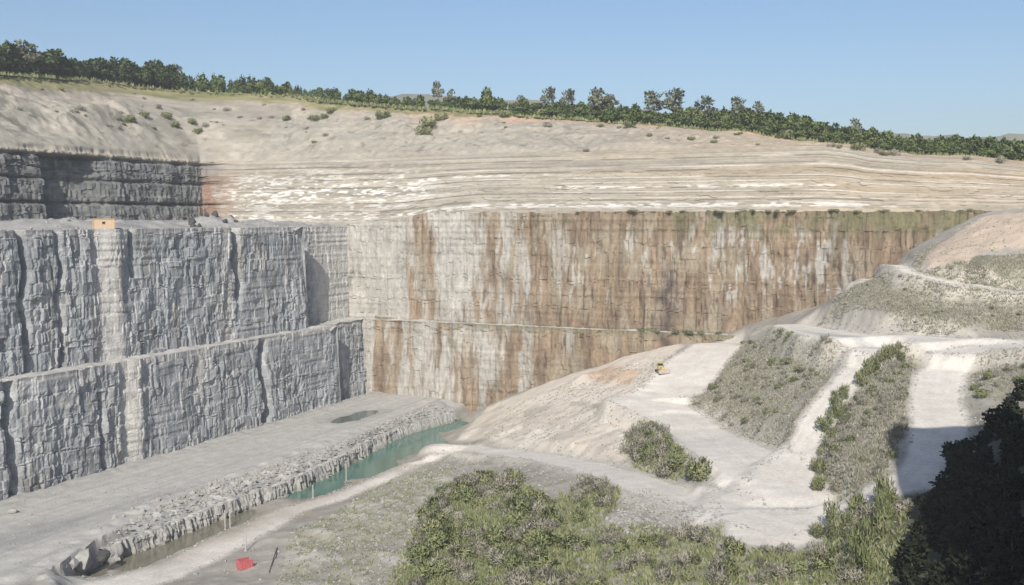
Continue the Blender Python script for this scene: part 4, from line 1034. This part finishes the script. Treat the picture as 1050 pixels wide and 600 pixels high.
tufts('dry_grass', [('hump', 9000, .2, .6), ('band', 9000, .2, .55), ('rightgrass', 4000, .2, .5), ('shrubisle', 6000, .25, .7), ('strip', 1200, .2, .5), ('crown', 600, .2, .5), ('rightscrub', 1500, .2, .5)], M_SHRUBG, 'dry grey green grass covering the hump, islands and upper band', 31)
tufts('undergrowth', [('thicket', 9000, .3, 1.0), ('green', 6000, .4, 1.1), ('island', 1500, .3, .8), ('scrubhill', 2400, .2, .5), ('hill', 5000, .15, .45)], M_SHRUB, 'low weeds between the bushes of the near slope', 32)

def rim_grass():
    rs = np.random.default_rng(77); n_ = 9000; i = rs.integers(0, len(rim), n_); bk_ = -4 + 18 * rs.random(n_) ** 1.3
    ok = (rim_s_u[i] > -30) & (rim_s_u[i] < 1080); i, bk_ = i[ok], bk_[ok]; n_ = len(i)
    p = rim[i] + outd[i] * bk_[:, None] + rs.normal(0, .5, (n_, 2)); zz = zp[i] - np.where(bk_ < 0, -bk_ * .12, 0) - .2
    V = []; Fv = []; Cv = []
    for k in range(3):
        h = .5 + 1.1 * rs.random(n_) ** 2; a = rs.random(n_) * 6.28; wv = np.stack([np.cos(a), np.sin(a), 0 * a], 1) * (h * .45)[:, None]
        base = np.stack([p[:, 0] + rs.normal(0, .4, n_), p[:, 1] + rs.normal(0, .4, n_), zz], 1); tip = np.stack([rs.normal(0, .3, n_), rs.normal(0, .3, n_), h], 1)
        V.append(np.stack([base - wv, base + wv, base + tip], 1).reshape(-1, 3)); Fv.append(k * n_ * 3 + np.arange(n_ * 3).reshape(-1, 3))
        Cv.append(np.stack([np.repeat(rs.random(n_), 3), np.repeat(rs.random(n_), 3), np.zeros(n_ * 3)], 1))
    tag(link('rim_grass', new_mesh('rim_grass', np.concatenate(V), np.concatenate(Fv), [M_SHRUB], np.concatenate(Cv))), 'rough grass and weeds along the edge of the plateau', 'grass', kind='stuff')
rim_grass()

# ------------------------------------------------------------------ boulders
def rock_mesh(name, seed, mat, n=2):
    import bmesh
    bm = bmesh.new(); bmesh.ops.create_icosphere(bm, subdivisions=n, radius=1); q = random.Random(seed)
    cuts = [(Vector((q.gauss(0, 1), q.gauss(0, 1), q.gauss(0, 1))).normalized(), q.uniform(.45, .85)) for _ in range(10)]
    for v in bm.verts:
        for nn, dd in cuts:
            e = v.co.dot(nn) - dd
            if e > 0: v.co -= nn * e
        v.co += Vector((q.uniform(-.04, .04), q.uniform(-.04, .04), q.uniform(-.04, .04)))
    me = bpy.data.meshes.new(name); bm.to_mesh(me); bm.free(); me.materials.append(mat); return me
RM = [rock_mesh('boulder', 70 + i, M_ROCK) for i in range(6)] + [rock_mesh('boulder', 73, plain_mat('dark_rock_and_shade', (.05, .05, .05), .8, 0, .3, 2, .4))]  # last one near-black: dark bench blocks, and painted shade of the bank hollow
def boulder(px, py, s_, label, group=None, zoff=0.0, me=None, zz=None, stretch=None):
    o = link('boulder', me or rnd.choice(RM[:6])); o.location = (px, py, (float(gz(px, py)) if zz is None else zz) + zoff)
    st = stretch or (rnd.uniform(.8, 1.2), rnd.uniform(.8, 1.2), rnd.uniform(.7, 1.3))
    o.scale = (s_ * st[0], s_ * st[1], s_ * st[2]); o.rotation_euler = (rnd.uniform(-.4, .4), rnd.uniform(-.4, .4), rnd.uniform(0, 6.28))
    return tag(o, label, 'boulder', group)
for u_, v_, s_, lab in [(86, 572, 2.3, 'large pale boulder at the near end of the rubble bank'), (76, 578, 1.1, 'smaller rock left of the large pale boulder'), (105, 570, 1.5, 'dark rock tucked behind the large pale boulder'), (57, 577, .7, 'small pale stone lying at the road edge by the boulder'), (12, 532, 1.4, 'grey rock in the heap at the left edge of the floor')]:
    p = P(u_, v_, -1.2); boulder(p[0], p[1], s_, lab, None, .3, me=RM[6] if 'dark' in lab else None, zz=-1.6 if v_ > 560 else None)
k = 0
for u_ in np.arange(118, 452, 5.0):
    vv = np.interp(u_, [100, 150, 200, 260, 310, 360, 400, 440], [560, 536, 514, 497, 480, 464, 446, 428])
    for j in range(1):
        p = P(u_ + rnd.uniform(-3, 3), vv + rnd.uniform(-6, 12) * (1 if u_ < 330 else .6), -2.5)
        s_ = rnd.uniform(.3, .95) * (1 if u_ < 330 else .7)
        boulder(p[0], p[1], s_, ('small' if s_ < .45 else 'large') + ' angular block on the bank above ' + ('the near end of the puddle' if u_ < 180 else 'the far end of the puddle' if u_ < 285 else 'the near part of the pool' if u_ < 350 else 'the far part of the pool'), 'blocks of the rubble bank', 0.0, stretch=(.8, .8, 1.3))
for i in range(60):
    u_, v_ = rnd.choice([(rnd.uniform(200, 330), rnd.uniform(545, 596)), (rnd.uniform(300, 460), rnd.uniform(470, 590)), (rnd.uniform(520, 650), rnd.uniform(420, 455)), (rnd.uniform(620, 720), rnd.uniform(505, 545))])
    p = hit([(u_, v_)])[0]
    if roadmask(np.array([p[0]]), np.array([p[1]]))[0] > .4: continue
    boulder(p[0], p[1], rnd.uniform(.2, .55), 'loose stone lying on ' + ('the pink slope below the platform' if v_ < 460 else 'the pale terrace below the near road' if u_ > 600 else 'the shelf near the red bin' if u_ < 320 and v_ > 540 else 'the scrubby slope above the pool'), 'loose stones on the near slope', .05)
def gravel(name, spec, mat, label, seed):
    rs = np.random.default_rng(seed); V = []; Fv = []; b = 0
    base = np.array([[1, 0, 0], [-1, 0, 0], [0, 1, 0], [0, -1, 0], [0, 0, 1], [0, 0, -.6]], float)
    tri = np.array([[0, 2, 4], [2, 1, 4], [1, 3, 4], [3, 0, 4], [2, 0, 5], [1, 2, 5], [3, 1, 5], [0, 3, 5]])
    for poly, cnt, smin, smax, ro in spec:
        p = scatter(poly, cnt, seed + cnt, road_ok=ro)
        if not ro: p = p[~((inpoly(p[:, 0], p[:, 1], PW['pinkface']) | inpoly(p[:, 0], p[:, 1], PW['pinkupper'])) & (rs.random(len(p)) < .85))]
        zz = gz(p[:, 0], p[:, 1]); ok = np.isfinite(zz); p, zz = p[ok], zz[ok]; n_ = len(p)
        sz = smin + (smax - smin) * rs.random(n_) ** 3
        q = (base[None] + rs.normal(0, .22, (n_, 6, 3))) * sz[:, None, None] * np.array([1, 1, .8]) + np.stack([p[:, 0], p[:, 1], zz + .1 * sz], 1)[:, None]
        V.append(q.reshape(-1, 3)); Fv.append((np.arange(n_)[:, None, None] * 6 + tri[None]).reshape(-1, 3) + b); b += n_ * 6
    return tag(link(name, new_mesh(name, np.concatenate(V), np.concatenate(Fv), [mat])), label, 'gravel', kind='stuff')
bankpoly = np.vstack([L1[2:11], FOOT[1:12][::-1]])
gravel('gravel', [(PW['hill'], 9000, .08, .42, False), (bankpoly, 5200, .12, .7, True), (PW['scrubhill'], 1300, .08, .38, True), (PW['terrace'], 900, .1, .5, True), (hit([(5, 520), (345, 417), (430, 416), (310, 462), (62, 570), (5, 580)]), 2200, .06, .28, True)] + [(np.vstack([offset_poly(pl, hw + 1.6), offset_poly(pl, hw - .6)[::-1]]), 420, .08, .34, True) for pl, hw in RD.values()] + [(np.vstack([offset_poly(pl, -hw + .6), offset_poly(pl, -hw - 1.6)[::-1]]), 420, .08, .34, True) for pl, hw in RD.values()], M_ROCK, 'loose stones and gravel strewn over the hill and the bank', 61)
def on_bench(u_, yy):
    x_ = (u_ - 525) / FPX * yy; a__, b__ = AB([x_, yy]); return x_, yy, float(ub_z(np.array([float(a__)]), np.array([float(b__)]))[0])
for i, (u_, yy, s_) in enumerate([(197, 326, 1.6), (200, 322, 1.3), (213, 331, 1.2), (222, 334, 1.5), (231, 330, 1.0), (238, 338, 1.2), (243, 333, .8), (206, 318, .9)]):
    x_, y_, z_ = on_bench(u_, yy); boulder(x_, y_, s_, 'dark block in the rubble heap below the rusty corner', 'dark blocks below the rusty corner', .2, me=RM[6], zz=z_)
for i in range(70):
    u_ = rnd.uniform(0, 320); x_, y_, z_ = on_bench(u_, XY(on_b(u_, bU - rnd.uniform(4, 26)), 0)[1] + 3); a__, b__ = AB([x_, y_])
    if b__ > bU - 4 or b__ < -95: continue
    boulder(x_, y_, rnd.uniform(.25, .8), 'pale loose stone on the rubble bench ' + ('at the left edge' if u_ < 55 else 'left of the tan cabin' if u_ < 106 else 'just right of the tan cabin' if u_ < 165 else 'left of the dark blocks' if u_ < 200 else 'near the dark blocks' if u_ < 250 else 'at its far end'), 'loose stones on the upper bench', .05, zz=z_)
# dark crag with sunlit patches painted pale, close to the viewpoint, at the right edge
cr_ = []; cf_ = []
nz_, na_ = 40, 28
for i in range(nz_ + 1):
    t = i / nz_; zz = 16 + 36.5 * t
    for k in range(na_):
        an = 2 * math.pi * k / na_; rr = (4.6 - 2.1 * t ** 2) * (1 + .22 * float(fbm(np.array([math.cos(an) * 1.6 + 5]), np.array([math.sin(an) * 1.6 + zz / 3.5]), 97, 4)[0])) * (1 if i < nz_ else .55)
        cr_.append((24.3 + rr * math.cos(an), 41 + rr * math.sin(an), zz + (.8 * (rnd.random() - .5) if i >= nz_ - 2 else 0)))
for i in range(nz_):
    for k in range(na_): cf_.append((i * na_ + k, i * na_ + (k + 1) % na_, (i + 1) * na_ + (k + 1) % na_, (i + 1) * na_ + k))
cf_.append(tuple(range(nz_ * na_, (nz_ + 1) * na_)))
M_CRAG, nt_, b_ = nodes('sun_patched_weathered_rock')
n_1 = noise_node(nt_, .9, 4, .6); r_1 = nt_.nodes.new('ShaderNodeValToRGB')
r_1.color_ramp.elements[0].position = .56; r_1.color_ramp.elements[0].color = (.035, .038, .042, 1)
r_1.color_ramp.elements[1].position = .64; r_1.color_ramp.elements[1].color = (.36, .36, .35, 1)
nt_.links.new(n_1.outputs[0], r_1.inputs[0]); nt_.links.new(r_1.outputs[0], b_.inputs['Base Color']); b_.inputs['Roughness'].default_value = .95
crag = tag(link('crag', new_mesh('crag', cr_, cf_, [M_CRAG])), 'dark weathered crag with painted sunlit patches close to the viewpoint at the right edge', 'rock crag')
# ------------------------------------------------------------------ made things
# bulldozer on the ramp, blade towards the viewer
q = hit([(678, 381)])[0]; zq = float(gz(q[0], q[1]))
dz = tag(empty('bulldozer', (q[0], q[1], zq), .25), 'small yellow bulldozer parked on the pale ramp', 'bulldozer')
dz.scale = (.9, .9, .9)
for sx in (-1, 1):
    t = MB().prism([(-1.9, .35), (-1.5, .02), (1.5, .02), (1.95, .4), (1.6, .85), (-1.6, .85)], -.25, .25)
    o = t.build('track', M_DARK, dz, .04); o.rotation_euler = (0, 0, math.pi / 2); o.location = (sx * 1.05, 0, 0)
MB().box(-.75, .75, -1.7, 1.5, .5, 1.15).box(-.55, .55, -1.75, .1, 1.15, 1.75, .05).build('body', M_YEL, dz, .05)
cb = MB().box(-.75, .75, .15, 1.4, 1.15, 2.0).build('cab', M_YEL, dz, .04)
MB().box(-.68, .68, .22, 1.33, 2.0, 2.75, .06).build('window', M_GLASS, cb)
MB().box(-.85, .85, .05, 1.5, 2.75, 2.95).build('roof', M_YEL, cb, .04)
MB().tube([(.3, -1.0, 1.7), (.3, -1.0, 2.5)], .07).build('exhaust_pipe', M_DARK, dz)
bl = MB()
bl.v += []; bl.box(-1.75, 1.75, -2.55, -2.40, .05, 1.15).box(-1.78, 1.78, -2.60, -2.38, .02, .18).box(-1.80, -1.70, -2.62, -2.2, .05, 1.1).box(1.70, 1.80, -2.62, -2.2, .05, 1.1)
bl.build('blade', M_STEEL, dz, .02)
for sx in (-1, 1): MB().box(sx * 1.32 - .08, sx * 1.32 + .08, -2.4, .2, .35, .55).build('push_arm', M_YEL, dz)

# red skip by the shelf road
q = P(251, 582, -3.4); zq = float(gz(q[0], q[1]))
sk = tag(empty('red_skip', (q[0], q[1], zq), math.radians(38)), 'small red steel bin standing by the road near the water', 'bin'); sk.scale = (.88, .88, .88)
MB().box(-1.4, 1.4, -1.1, -1.0, .15, 1.8).box(-1.4, 1.4, 1.0, 1.1, .15, 1.8).box(-1.4, -1.3, -1.0, 1.0, .15, 1.8).box(1.3, 1.4, -1.0, 1.0, .15, 1.3).box(-1.3, 1.3, -1.0, 1.0, .15, .25).build('shell', M_RED, sk)
for xx in (-1.1, -.55, 0, .55, 1.1):
    MB().box(xx - .05, xx + .05, -1.18, -1.103, .2, 1.7).build('rib', M_RED, sk)
MB().box(-1.46, 1.3, -1.16, -.94, 1.803, 1.9).box(-1.46, 1.3, .94, 1.16, 1.803, 1.9).box(-1.46, -1.24, -.94, .94, 1.803, 1.9).build('rim', M_RED, sk)
MB().box(-1.2, 1.2, -.95, .95, .26, 1.0, .15).build('rubbish', M_DARK, sk)
MB().box(1.402, 1.46, -.9, .9, .3, 1.25).build('end_door', M_DARK, sk)
for yy in (-.7, .7): MB().box(-1.3, 1.3, yy - .1, yy + .1, -.1, .148).build('skid', M_DARK, sk)

# tan site cabin on the upper bench
pc = P(106, 234, Z2 + .1); d = ray(106, 233); ycab = XY(on_b(106, bU - 6), bU - 6)[1]; p = XY(on_b(106, bU - 6), bU - 6); zq = float(z_at(p[1], 233.5))
hb = tag(empty('site_cabin', (p[0], p[1], zq), math.atan2(-p[0], p[1]) * 1.0 + .12), 'tan boxy cabin on the bench edge above the left wall', 'cabin')
MB().box(-2.5, 2.5, -1.2, 1.2, -.5, 2.15).build('wall', M_TAN, hb, .03)
MB().box(-2.62, 2.62, -1.32, 1.32, 2.153, 2.3).build('roof', M_TRIM, hb)
wn_ = MB().box(-.45, .25, -1.24, -1.205, .95, 1.5).build('window', M_GLASS, hb)
MB().box(-.53, .33, -1.26, -1.203, 1.503, 1.58).box(-.53, .33, -1.26, -1.203, .87, .947).build('frame', M_TRIM, wn_)
MB().box(2.503, 2.54, -.5, .45, .0, 1.9).build('door', M_TRIM, hb)
for xx in (-2.45, 2.45): MB().box(xx - .06, xx + .06, -1.25, -1.203, -.4, 2.14).build('corner_post', M_TRIM, hb)

# posts beside the water, pipe on the slope
for u_, v0, v1, lab in [(231, 545, 525, 'thin grey post beside the brown puddle, left of a pair'), (236, 543, 524, 'thin grey post beside the brown puddle, right of a pair'), (252, 563, 541, 'thin grey post on the road nearest the red bin'), (355, 493, 473, 'thin white post standing at the edge of the green pool'), (321, 512, 499, 'short thin post by the near end of the green pool')]:
    q = hit([(u_, v0)])[0]; zq = float(gz(q[0], q[1])); h = (v0 - v1) / FPX * q[1]
    t = tag(empty('marker_post', (q[0], q[1], zq)), lab, 'post')
    MB().tube([(0, 0, -.3), (0, 0, h)], .13, 8).build('pole', M_POST, t)
    MB().tube([(0, 0, h + .002), (0, 0, h + .12)], [.18, .14], 8).build('cap', M_POST, t)
    MB().box(-.28, .28, -.28, .28, -.1, .14, .05).build('base', M_POST, t)
qa, qb = hit([(276, 588), (284, 562)])
za, zb_ = float(gz(*qa)) + .18, float(gz(*qb)) + .18
mid = (qa + qb) / 2
pp = MB().tube([(qa[0], qa[1], za), (mid[0], mid[1], max((za + zb_) / 2, float(gz(*mid)) + .18)), (qb[0], qb[1], zb_)], .13, 8).build('drain_pipe', plain_mat('grey_pipe', (.10, .10, .10), .7))
tag(pp, 'dark grey pipe lying on the slope right of the red bin', 'pipe')

# distant ridge beyond the plateau
n_ = 160; uu_ = np.linspace(-150, 1250, n_); prof_v = np.interp(uu_, [-150, 300, 380, 440, 640, 800, 900, 1000, 1250], [116, 108, 103, 104, 117, 131, 139.5, 141, 143])
rows = []; cc = []
for k, (dist, drop) in enumerate(((700, 1.0), (800, .55), (900, .15), (1000, 0), (1200, .3), (1600, 1.0))):
    zz = z_at(dist, prof_v) ; top = z_at(1000, prof_v)
    hgt = top - 40 * drop + 5 * fbm(uu_ / 22, uu_ * 0 + k, 95, 4) * (1 - drop)
    rows.append(np.stack([(uu_ - 525) / FPX * dist, np.full(n_, dist), hgt], -1)); cc.append(mixc((.17, .18, .15), (.28, .27, .22), vn(uu_ / 14, uu_ * 0 + k, 96)))  # hill colours paled, distance haze painted into them
rg = link('distant_hills', new_mesh('distant_hills', np.stack(rows, 1).reshape(-1, 3), grid_faces(n_, len(rows)), [M_GROUND], np.stack(cc, 1).reshape(-1, 3), True))
tag(rg, 'low wooded hills beyond the rim trees', 'hills', kind='structure')
# where several look alike, say which one counting from the left
ORD = ['first', 'second', 'third', 'fourth', 'fifth', 'sixth', 'seventh', 'eighth', 'ninth', 'tenth', 'eleventh', 'twelfth', 'thirteenth', 'fourteenth', 'fifteenth', 'sixteenth', 'seventeenth', 'eighteenth', 'nineteenth', 'twentieth']
same = {}
for o in col.objects:
    if o.parent is None and 'label' in o and o.get('category') and o.get('kind') is None: same.setdefault(o['label'], []).append(o)
for lab, os_ in same.items():
    if 1 < len(os_) <= 20:
        os_.sort(key=lambda o: o.location.x / max(1, o.location.y))
        for i, o in enumerate(os_):
            if len(lab.split()) <= 13: o['label'] = lab + ', ' + ORD[i] + ' from left'
# prototypes that were never placed are removed
for o in list(bpy.data.objects):
    if o.type == 'EMPTY' and 'label' not in o:
        for ch in list(o.children): bpy.data.objects.remove(ch)
        bpy.data.objects.remove(o)

# thin summer haze over the pit
hz = MB().box(-1250, 1250, -140, 1720, -14, 186).build('haze', bpy.data.materials.new('thin_haze'))
hm = hz.data.materials[0]; hm.use_nodes = True; nt_ = hm.node_tree
for n_ in list(nt_.nodes):
    if n_.type == 'BSDF_PRINCIPLED': nt_.nodes.remove(n_)
pv = nt_.nodes.new('ShaderNodeVolumePrincipled'); pv.inputs['Color'].default_value = (.88, .93, 1.0, 1); pv.inputs['Density'].default_value = .00022; pv.inputs['Anisotropy'].default_value = .0
nt_.links.new(pv.outputs[0], nt_.nodes['Material Output'].inputs['Volume'])
tag(hz, 'thin pale haze filling the air over the quarry', 'haze', kind='stuff')
